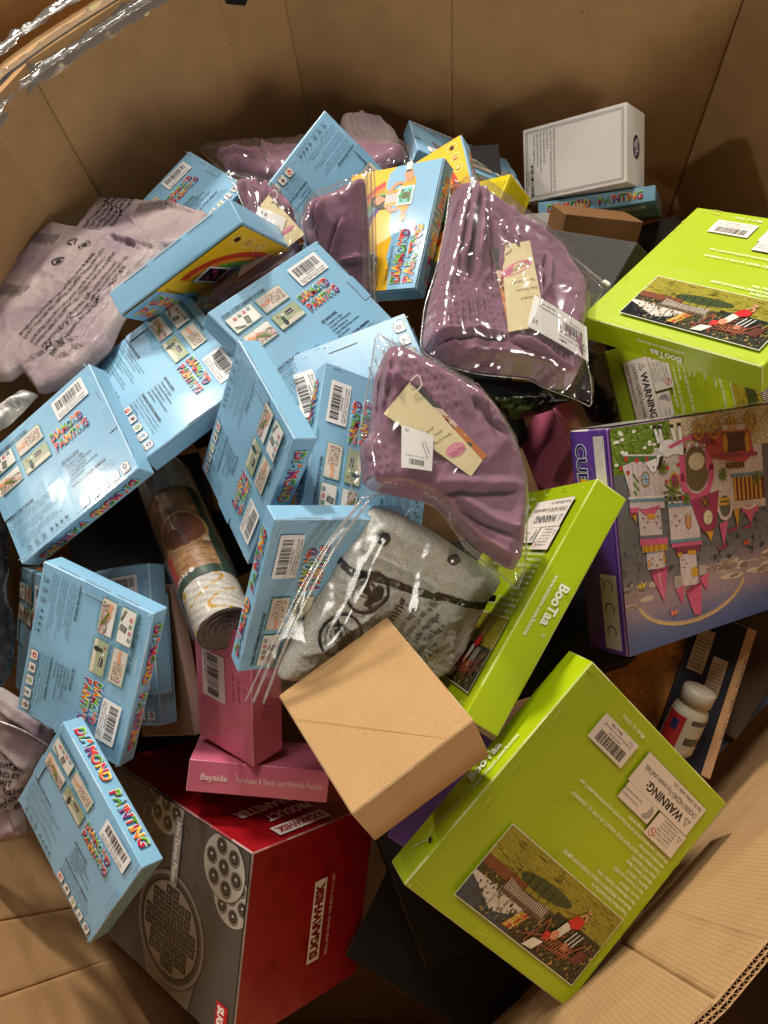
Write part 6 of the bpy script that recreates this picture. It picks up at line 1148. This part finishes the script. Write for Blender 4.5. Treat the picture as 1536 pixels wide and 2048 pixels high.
# wrapped roll
def roll():
    a, b = Vector(ENDS['tube'][0]), Vector(ENDS['tube'][1]); ax = (b - a); L = ax.length; M4 = ax.to_track_quat('Z', 'Y').to_matrix().to_4x4(); M4.translation = a
    o = empty('wrapped_roll', M4); tag(o, 'film wrapped roll of white and gold fabric with green and brown paper sleeve', 'fabric roll'); r0 = .0365
    # which local angle faces the camera
    cdir = (M4.inverted().to_3x3() @ (-((a + b) / 2))).normalized(); th0 = math.atan2(cdir.y, cdir.x)
    def cyl(name, z0, z1, r, material, n=48, m=24, colf=None, rf=None, cap=False):
        V, F, C = [], [], []
        for j in range(m + 1):
            z = z0 + (z1 - z0) * j / m
            for i in range(n): t = 2 * math.pi * i / n; rr = r + (rf(t, z) if rf else 0); V.append((rr * math.cos(t), rr * math.sin(t), z))
        for j in range(m):
            for i in range(n):
                F.append((j * n + i, j * n + (i + 1) % n, (j + 1) * n + (i + 1) % n, (j + 1) * n + i))
                if colf: t = (2 * math.pi * (i + .5) / n - th0 + math.pi) % (2 * math.pi) - math.pi; C.append(lin(colf(t, z0 + (z1 - z0) * (j + .5) / m)))
        if cap: F.append(tuple(m * n + i for i in range(n))); F.append(tuple(range(n))[::-1]); C += [lin((90, 70, 62))] * 2 if colf else []
        return link(name, mesh_from(name, V, F, material, C if colf else None, True), o)
    def fab(t, z):
        v = abs(math.sin(t * 2 + z * 60)) ; k = 212 if int(z * 900 + t * 3) % 2 else 190
        if abs(((t * 1.0 + 1.2 * math.sin(z * 75)) + .2) % 1.6 - .8) < .09: return (196, 152, 40)
        return (k, k - 4, k - 14)
    cyl('fabric', 0, L, r0, mat('woven', vcol=True, rough=.85, bump=.6, bump_scale=500, grain=.1), 120, 120, fab, lambda t, z: .0006 * math.sin(z * 1500) + .0010 * noise.noise(Vector((math.cos(t) * 2, math.sin(t) * 2, z * 30))), False)
    # spiral ends
    dk = mat('roll_end', (96, 78, 70), rough=.9, grain=.4, grain_scale=300, bump=.6, bump_scale=300)
    for z, sg in ((L, 1), (0, -1)):
        V, F = [], []; n = 40; R_ = [0, .006, .007, .013, .014, .020, .021, .027, .028, .034, r0]
        for k, q in enumerate(R_):
            for i in range(n): t = 2 * math.pi * i / n; V.append((q * math.cos(t), q * math.sin(t), z + sg * (.001 if k % 2 else -.0015) + sg * .001 * math.sin(5 * t + k)))
        for k in range(len(R_) - 1):
            for i in range(n): f = (k * n + i, k * n + (i + 1) % n, (k + 1) * n + (i + 1) % n, (k + 1) * n + i); F.append(f if sg < 0 else f[::-1])
        link('roll_end', mesh_from('roll_end', V, F, dk), o)
    def pap(t, z):
        f = z / L
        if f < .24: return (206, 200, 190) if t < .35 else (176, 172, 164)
        d = math.hypot((t - .1) * r0, z - L * .52)
        if abs(d - .034) < .0022: return (196, 150, 90)
        if d < .034: return (120, 66, 40) if d > .014 else (90, 44, 30)
        if t < -.75: return (34, 66, 50)
        if f > .76: return (34, 66, 50)
        if t > .9 and .60 < f < .78: return (196, 60, 52)
        if f > .5 and -.75 < t < -.5 and f < .62: return (214, 200, 180)
        if int((z * 500 + t * 3)) % 6 == 0: return (120, 84, 52)
        return (150, 108, 68) if f < .5 else (160, 120, 78)
    p_ = cyl('paper_sleeve', L * .06, L * .80, r0 + .0014, mat('sleeve_print', vcol=True, rough=.4, grain=.1, grain_scale=120), 96, 90, pap)
    P = Page(0); P.text('24 HOURS', 0, 0, .0085, (230, 228, 222), 0, bold=.02, res=2); P.disc(-.006, .003, .0038, (230, 228, 222), 0, n=12); P.rect(-.016, -.135, .010, -.095, (214, 212, 206), 0) if 0 else None
    V = []
    for x, y, z in P.V: t = th0 + .55 + (x - .004) / r0; rr = r0 + .0020; V.append((rr * math.cos(t), rr * math.sin(t), L * .765 - y))
    link('printed_words', mesh_from('printed_words', V, [f[::-1] for f in P.F], MATTE, P.C), o)
    P = Page(0); P.rect(-.012, 0, .012, .05, (206, 204, 198), 0); Q = Page(0); Q.bars(0, 0, .042, .012, 1, 6, 44)
    for (x, y, z) in Q.V: P.V.append((y - .006, x + .004, z))
    n = len(P.V) - len(Q.V); P.F += [tuple(i + n for i in f) for f in Q.F]; P.C += Q.C; P = subdiv_page(P, .004); V = []
    for x, y, z in P.V: t = th0 + .5 + x / r0; rr = r0 + .0021 + z; V.append((rr * math.cos(t), rr * math.sin(t), L * .06 + y))
    link('barcode_label', mesh_from('barcode_label', V, P.F, PAPER, P.C), o)
    cyl('clear_film', -.004, L + .002, r0 + .0042, film_mat('roll_film', fac=.10, milky=.02, bump=.25, scale=40, rough=.10), 64, 40, None, lambda t, z: .0011 * abs(noise.noise(Vector((math.cos(t) * 3, math.sin(t) * 3, z * 20)))))
roll()

# pill bottle
def lathe(name, prof, material, n=36, parent=None, cols=None, rf=None):
    V, F, C = [], [], []
    for r, z in prof:
        for i in range(n): t = 2 * math.pi * i / n; q = r + (rf(t, z) if rf else 0); V.append((q * math.cos(t), q * math.sin(t), z))
    for j in range(len(prof) - 1):
        for i in range(n): F.append((j * n + i, j * n + (i + 1) % n, (j + 1) * n + (i + 1) % n, (j + 1) * n + i)); C.append(lin(cols(2 * math.pi * i / n, (prof[j][1] + prof[j + 1][1]) / 2)) if cols else (1, 1, 1))
    return link(name, mesh_from(name, V, F, material, C if cols else None, True), parent)
a, b = Vector(ENDS['bottle'][0]), Vector(ENDS['bottle'][1]); ax = b - a; L = ax.length; M4 = ax.to_track_quat('Z', 'Y').to_matrix().to_4x4(); M4.translation = a
o = empty('pill_bottle', M4); tag(o, 'white pill bottle with ribbed cap and red label lying in the shadow, right side', 'bottle')
WP = mat('white_plastic', vcol=True, rough=.35, coat=.2)
lathe('cap', [(0, -.016), (.0205, -.016), (.022, -.0145), (.022, .004), (.019, .005)], WP, 120, o, lambda t, z: (178, 168, 152), lambda t, z: .0006 * math.sin(t * 40) if -.015 < z < .004 else 0)
cdir = (M4.inverted().to_3x3() @ (-a)).normalized(); th0 = math.atan2(cdir.y, cdir.x)
def lab(t, z):
    t = (t - th0 + math.pi) % (2 * math.pi) - math.pi
    if .018 < z < L + .03 and -.1 < t < 1.2: return (150, 36, 40) if not (.2 < t < .7 and .03 < z < .045) else (30, 40, 80)
    if .02 < z and t < -.4 and int(z * 1400) % 3 == 0: return (60, 56, 52)
    return (172, 162, 146)
lathe('bottle_body', [(.018, .004), (.018, .008), (.023, .014), (.025, .022)] + [(.025, .022 + k * .004) for k in range(1, 15)] + [(.023, .082), (0, .083)], WP, 60, o, lab)
# book with spine, dark printed carton and orange mat beneath
def box_at(name, px3, dims, rot, material, label=None, cat=None, parent=None, group=None, cols=None, bev=.001):
    M4 = Matrix.Translation(px3) @ Matrix.Rotation(rot[2], 4, 'Z') @ Matrix.Rotation(rot[1], 4, 'Y') @ Matrix.Rotation(rot[0], 4, 'X'); o = empty(name, M4)
    if label: tag(o, label, cat, group)
    link('body', carton_mesh('body', dims, cols or (90, 60, 40), material, bev, (.4, .3, .2), .0008, .0005, 2, .2), o); return o
# ---------------------------------------------------------------- things buried lower in the pile
o = box_at('book', (.385, .205, -1.185), (.085, .24, .03), (0, 0, -.46), MATTE, 'book or slim carton with cream spine behind the pill bottle', 'book', cols={'*': (176, 136, 96), '+z': (18, 20, 34), '-x': (18, 20, 34)})
P = Page(.0012); P.rect(-.036, .02, -.012, .09, (150, 130, 106), 0); P.rect(-.004, -.005, .018, .055, (150, 130, 106), 0); P.rect(.029, -.119, .042, .119, (176, 136, 96), 0); P.text('all-natural Organic Cotton', .038, .07, .008, (50, 36, 30), 1, rot=-1.57, width=.13)
for k in range(9): P.line([(-.033, .026 + k * .006), (-.016, .026 + k * .006)], .0012, (40, 40, 50), 1); P.line([(-.002, .0 + k * .0055), (.015, .0 + k * .0055)], .001, (60, 56, 60), 1)
link('cover_print', P.mesh('cover_print', MATTE), o, (0, 0, .0155))
o = box_at('orange_mat', (.285, .235, -1.195), (.17, .28, .012), (.0, .0, -.35), mat('rust_board', vcol=True, rough=.6, grain=.25, grain_scale=120, mottled=.35, bump=.4, bump_scale=90), 'mottled orange brown board in shadow between the castle boxes', 'board', cols=(178, 110, 30))
o = box_at('brown_carton', (.455, .275, -1.27), (.15, .24, .10), (0, -.1, -.7), MATTE, 'dark brown carton with a cream barcode strip at the lower right wall', 'cardboard box', cols=(58, 40, 24))
P = Page(.0014); P.rect(-.076, -.125, -.05, .10, (150, 128, 100), 0); Q = Page(.0016); Q.bars(-.05, -.014, .06, .022, 1, 12, 40)
link('label_strip', P.mesh('label_strip', MATTE), o, (0, 0, .05)); t = link('barcode', Q.mesh('barcode', MATTE), o, (-.063, 0, .0502)); t.rotation_euler[2] = 1.57
o = box_at('yellow_box', (-.335, .315, -1.12), (.14, .10, .05), (.1, .5, .7), INK, 'yellow box deep in the gap above the lower left blue box', 'box', cols=(196, 150, 20))
o = box_at('dark_red_item', (-.28, .33, -1.18), (.06, .22, .05), (.2, -.1, -.2), mat('wood_print', vcol=True, rough=.5, grain=.4, grain_scale=60, mottled=.4), 'dark reddish brown packet deep beside the wrapped roll', 'packet', cols=(96, 44, 30))
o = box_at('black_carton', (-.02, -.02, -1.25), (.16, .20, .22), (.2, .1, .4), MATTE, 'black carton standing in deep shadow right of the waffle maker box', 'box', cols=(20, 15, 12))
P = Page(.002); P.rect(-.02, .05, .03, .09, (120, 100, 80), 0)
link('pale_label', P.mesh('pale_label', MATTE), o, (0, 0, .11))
o = box_at('poly_wrapped_box', (.06, -.02, -1.40), (.26, .20, .12), (.05, .1, -.35), mat('poly_wrap', vcol=True, rough=.18, coat=.5, bump=.5, bump_scale=35), 'dark plastic wrapped box at the bottom of the bin', 'packaged item', cols=(86, 66, 54))
o = box_at('purple_box', (.005, .05, -.985), (.09, .16, .05), (.1, .0, -.55), GLOSS, 'purple box corner peeking out from under the kraft cube', 'box', cols=(110, 70, 140))
o = box_at('pink_item', (-.69, .60, -.86), (.06, .16, .06), (0, .2, 0), MATTE, 'dull red item at the left edge under the printed bag', 'box', cols=(170, 84, 84))
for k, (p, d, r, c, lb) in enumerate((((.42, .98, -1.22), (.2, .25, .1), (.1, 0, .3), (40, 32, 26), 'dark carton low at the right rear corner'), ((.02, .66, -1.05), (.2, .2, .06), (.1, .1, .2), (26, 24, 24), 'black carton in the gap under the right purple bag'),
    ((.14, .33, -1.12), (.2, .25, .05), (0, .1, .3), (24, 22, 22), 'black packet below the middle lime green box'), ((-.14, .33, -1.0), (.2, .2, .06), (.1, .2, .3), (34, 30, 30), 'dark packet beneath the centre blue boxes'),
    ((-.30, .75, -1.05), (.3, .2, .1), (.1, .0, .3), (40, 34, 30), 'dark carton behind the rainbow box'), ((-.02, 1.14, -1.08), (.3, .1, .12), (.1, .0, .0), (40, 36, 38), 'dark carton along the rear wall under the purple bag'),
    ((-.52, .47, -1.22), (.24, .30, .12), (.05, .12, .25), (22, 18, 18), 'added black box darkening the gap below the leftmost large blue box'), ((-.33, .40, -1.30), (.26, .26, .12), (.1, .0, -.3), (26, 20, 18), 'added black box darkening the gap under the wrapped roll'),
    ((-.46, .10, -1.33), (.26, .24, .12), (.1, .1, .1), (26, 22, 20), 'added dark box darkening the gap behind the waffle maker box under the lower blue boxes'),
    ((.00, -.10, -1.36), (.24, .22, .26), (.1, .05, -.5), (15, 11, 9), 'added near black box darkening the gap between the red and lowest lime boxes'))):
    box_at('dark_gap_filler', p, d, r, MATTE, lb, 'cardboard box', cols=c)  # the last entries are added dark boxes standing in for gap shade
o = box_at('wrapped_silver_box', (.215, .99, -1.06), (.10, .08, .04), (.3, .1, .1), mat('silver_wrap', vcol=True, rough=.25, bump=.4, bump_scale=60), 'pale plastic packet between the yellow box and the dark grey box', 'packet', cols=(150, 146, 140))

# ---------------------------------------------------------------- the bin
PTS = [(.206, -.116), (.253, -.074), (.70, .324), (.72, .40), (.70, 1.05), (.537, 1.30), (.048, 1.36), (-.2526, 1.399), (-.347, 1.318), (-.474, 1.209), (-.602, 1.078), (-.650, .98), (-.72, .60), (-.71, .05), (-.596, -.097), (-.533, -.168), (-.42, -.30), (-.05, -.30)]
ZT, ZB, TH = -.72, -1.62, .009
JO = {0: .8, 5: .5, 6: .8, 7: .2, 8: .35, 10: .6, 14: .6, 15: .6}     # how deep the crease is at each corner
bin_ = empty('cardboard_bin', None, (0.0, .5, ZB)); BINI = Matrix.Translation((0.0, -.5, -ZB)); tag(bin_, 'large corrugated cardboard bin that holds all the boxes and bags', 'cardboard bin')
def panel(a, b, k):
    a, b = Vector((*a, 0)), Vector((*b, 0)); d = b - a; L = d.length; ang = math.atan2(d.y, d.x)
    fl = k in (0, 1, 17); m = BINS if fl else BINB; h = ZT - ZB; nz_ = 30; V, F = [], []
    XS = [0, .0022, .006] + list(np.linspace(.006, L - .006, max(2, int(L / .03)))[1:-1]) + [L - .006, L - .0022, L]; nx = len(XS) - 1; GR0 = {0: -.0042, 1: -.0012, nx - 1: -.0012, nx: -.0042}
    e0 = TH * .55      # outward is -y in the panel frame (points run counter-clockwise, inside on the left)
    for s_, y in ((0, 0.0), (1, -TH)):
        for j in range(nz_ + 1):
            for i in range(nx + 1):
                x = XS[i]; z = h * j / nz_; wv = .0035 * noise.noise(Vector((x * 5 + k * 3, z * 5, 1.0))) * math.sin(math.pi * i / nx) + .0012 * noise.noise(Vector((x * 22, z * 22, k))) * math.sin(math.pi * i / nx)
                V.append((x + (0 if s_ == 0 else (-e0 if i == 0 else e0 if i == nx else 0)), y + wv + (GR0.get(i, 0) * (JO.get(k, 0) if i < 3 else JO.get((k + 1) % len(PTS), 0)) if s_ == 0 and i in GR0 else 0), z))
    n1 = (nx + 1) * (nz_ + 1)
    for j in range(nz_):
        for i in range(nx):
            q = j * (nx + 1) + i; f = (q, q + nx + 1, q + nx + 2, q + 1); F.append(f); F.append(tuple(v + n1 for v in f[::-1]))
    fluted_top = k in (0, 1, 17)
    if not fluted_top:
        for i in range(nx): q = nz_ * (nx + 1) + i; F.append((q, q + n1, q + n1 + 1, q + 1))
    me = mesh_from('wall_panel', V, F, m, None, False); o = link('wall_panel', me, bin_); o.matrix_world = Matrix.Translation((a.x, a.y, ZB)) @ Matrix.Rotation(ang, 4, 'Z')
    o.matrix_parent_inverse = Matrix.Identity(4); o.matrix_local = BINI @ (Matrix.Translation((a.x, a.y, ZB)) @ Matrix.Rotation(ang, 4, 'Z'))
    if fluted_top:   # open corrugated edge: three liners, two waves
        V, F = [], []
        def ribbon(pts, t):
            base = len(V)
            for (x, y) in pts:
                for z in (h + .0006, h - .006): V.append((x, y - t / 2, z)); V.append((x, y + t / 2, z))
            for i in range(len(pts) - 1):
                q = base + 4 * i; F.append((q, q + 1, q + 5, q + 4)); F.append((q, q + 4, q + 6, q + 2)); F.append((q + 1, q + 3, q + 7, q + 5))
        n = int(L / .0008)
        for y in (-.0004, -TH / 2, -TH + .0004): ribbon([(L * i / 12, y) for i in range(13)], .0007)
        for y0, sg in ((-TH * .25, 1), (-TH * .75, -1)): ribbon([(L * i / n, y0 + sg * TH * .20 * math.sin(2 * math.pi * (L * i / n) / .0068)) for i in range(n + 1)], .0005)
        q = link('fluted_edge', mesh_from('fluted_edge', V, F, EDGE), o)
        back = mesh_from('flute_shade', [(0, 0, h - .005), (L, 0, h - .005), (L, -TH, h - .005), (0, -TH, h - .005)], [(0, 3, 2, 1)], BLACK); link('flute_shade', back, o)  # black sheet painted in for the shade between the open flutes
    return o
for k in range(len(PTS)): panel(PTS[k], PTS[(k + 1) % len(PTS)], k)
me = mesh_from('floor_panel', [(x, y, 0) for x, y in PTS], [tuple(range(len(PTS)))], BINB); fp = link('floor_panel', me, bin_); fp.matrix_local = BINI @ Matrix.Translation((0, 0, ZB + .001))
# flat dark plate standing in for the shaded hand hole, rear left wall top
a, b = Vector((-.2526, 1.399, 0)), Vector((-.347, 1.318, 0)); d = (b - a).normalized(); nrm = Vector((-d.y, d.x, 0))
me = mesh_from('hand_hole_shade', [(0, .0015, .045), (.055, .0015, .06), (.055, .0015, .006), (.020, .0015, -.014), (0, .0015, .004)], [(0, 1, 2, 3, 4)], mat('hole_shade', (20, 16, 12), rough=.95)); hh = link('hand_hole_shade', me, bin_)
hh.matrix_local = BINI @ (Matrix.Translation((a.x + d.x * .062, a.y + d.y * .062, -.815)) @ Matrix.Rotation(math.atan2(d.y, d.x), 4, 'Z'))
# pale flecks and a torn score line on the liner
def flecks(idx, items, name='liner_scuffs'):
    a, b = Vector((*PTS[idx], 0)), Vector((*PTS[idx + 1], 0)); d = b - a; P = Page(.0006); r = random.Random(idx)
    for (x, z, s, an) in items: P.disc(x, z, s, (206, 176, 134), 0, n=8, ry=s * .45, rot=an); P.disc(x + s * .2, z, s * .6, (150, 116, 76), 1, n=7, ry=s * .25, rot=an)
    for q in range(26): x, z = r.uniform(.01, d.length - .01), r.uniform(.45, .88); P.disc(x, z, r.uniform(.0006, .0016), r.choice(((206, 176, 134), (110, 80, 48), (90, 66, 42))), 0, n=6, ry=.0006, rot=r.random() * 3)
    ang = math.atan2(d.y, d.x); M_ = BINI @ Matrix.Translation((a.x, a.y, ZB)) @ Matrix.Rotation(ang, 4, 'Z') @ Matrix(((1, 0, 0, 0), (0, 0, -1, .0028), (0, 1, 0, 0), (0, 0, 0, 1)))
    P.V = [(x, y, -z) for x, y, z in P.V]; P.F = [f[::-1] for f in P.F]; o = link(name, P.mesh(name, MATTE), bin_); o.matrix_local = M_
    return o
flecks(5, [(.17, .80, .0065, .2), (.26, .74, .004, 1.2), (.36, .70, .003, .4)]); flecks(6, [(.1, .7, .002, .4)]); flecks(7, [(.02, .6, .002, .4)]); flecks(9, [(.05, .7, .003, 1.0)]); flecks(1, [(.33, .62, .008, 1.1), (.30, .52, .006, .8), (.2, .5, .003, .2)])
# folded flap and stretch wrap over the left rim
fl = [PTS[i] for i in (8, 9, 10, 11, 12)]
def offs(P, o_):
    O = []
    for i, p in enumerate(P):
        a = Vector(P[max(i - 1, 0)]); b = Vector(P[min(i + 1, len(P) - 1)]); t = (b - a).normalized(); n_ = Vector((t.y, -t.x)); O.append((p[0] + n_.x * o_, p[1] + n_.y * o_))
    return O
def strip(name, A, za, Bp, zb, material, n=26, cr=0.0, seed=1, m=8, parent=None, th=0.0):
    a = [np.array(p) for p in spline(A, n)]; b = [np.array(p) for p in spline(Bp, n)]; V, F = [], []
    for i, (p, q) in enumerate(zip(a, b)):
        for j in range(m + 1):
            t = j / m; x = p * (1 - t) + q * t; z = za * (1 - t) + zb * t; c = cr * (1 - 2 * abs(noise.noise(Vector((x[0] * 14, x[1] * 14, t * 3 + seed))))) ** 3 + cr * .5 * noise.noise(Vector((x[0] * 60, x[1] * 60, t * 9))); V.append((x[0], x[1], z + c))
    for i in range(len(a) - 1):
        for j in range(m): q = i * (m + 1) + j; F.append((q, q + 1, q + m + 2, q + m + 1))
    k = len(V)
    if th: V += [(x, y, z - th) for x, y, z in V]; F += [tuple(v + k for v in f[::-1]) for f in F]
    me = mesh_from(name, V, F, material, None, True); o = link(name, me, parent)
    if parent is not None: o.matrix_local = Matrix.Translation(-parent.location)
    return o
strip('folded_flap', offs(fl, .003), ZT + .002, offs(fl, .050), ZT - .010, KRAFT, parent=bin_, th=.008, cr=.001)
WRAPM = film_mat('stretch_wrap', fac=.40, milky=.30, milk_col=(200, 196, 190), rough=.10, bump=.5, scale=30)
wr = empty('stretch_wrap', None, (-.5, 1.2, ZT)); tag(wr, 'clear stretch wrap pulled over the upper left rim of the bin', 'plastic wrap')
strip('inner_band', offs(fl, -.010), ZT - .034, offs(fl, .006), ZT + .008, WRAPM, parent=wr, cr=.006, seed=3)
strip('outer_band', offs(fl, .044), ZT + .004, offs(fl, .085), ZT - .010, WRAPM, parent=wr, cr=.008, seed=5)
strip('inner_fold', offs(fl, -.013), ZT - .018, offs(fl, -.009), ZT - .010, FILMZ, parent=wr, cr=.004, seed=7)
strip('outer_fold', offs(fl, .048), ZT + .008, offs(fl, .053), ZT + .006, FILMZ, parent=wr, cr=.003, seed=9)

# ---------------------------------------------------------------- outside the bin
me = mesh_from('floor', [(-12, -12, 0), (12, -12, 0), (12, 12, 0), (-12, 12, 0)], [(0, 1, 2, 3)], CONC); f_ = link('floor', me, None, (0, 0, ZB - .14)); tag(f_, kind='structure')
pal = empty('pallet', None, (0, .55, ZB - .07)); tag(pal, 'wooden pallet under the cardboard bin', 'pallet'); WD = mat('pallet_wood', (150, 120, 84), rough=.9, grain=.2, grain_scale=80)
slat = carton_mesh('slat', (1.5, .12, .02), (150, 120, 84), mat('slat_wood', vcol=True, rough=.9, grain=.2, grain_scale=80))
for k in range(9): link('slat', slat, pal, (0, -.85 + k * .212, .055))
blk = carton_mesh('block', (.12, 1.8, .09), (140, 110, 76), slat.materials[0])
for k in (-.6, 0, .6): link('block', blk, pal, (k, 0, -.02))
box_at('shipping_carton', (-.86, 1.62, -.98), (.42, .5, .5), (0, 0, .25), KRAFTV, 'tan shipping carton with torn tape outside the bin, top left', 'cardboard box', cols=(196, 154, 100))
o = box_at('black_case', (-1.02, 1.28, -.98), (.26, .4, .4), (0, .1, -.2), MATTE, 'black and red case outside the bin at the top left corner', 'case', cols={'*': (18, 18, 22), '+y': (190, 30, 44)})
box_at('outside_carton', (.62, -.22, -1.02), (.5, .40, .5), (0, 0, .75), KRAFTV, 'brown carton outside the bin at the bottom right corner', 'cardboard box', cols=(110, 78, 46))
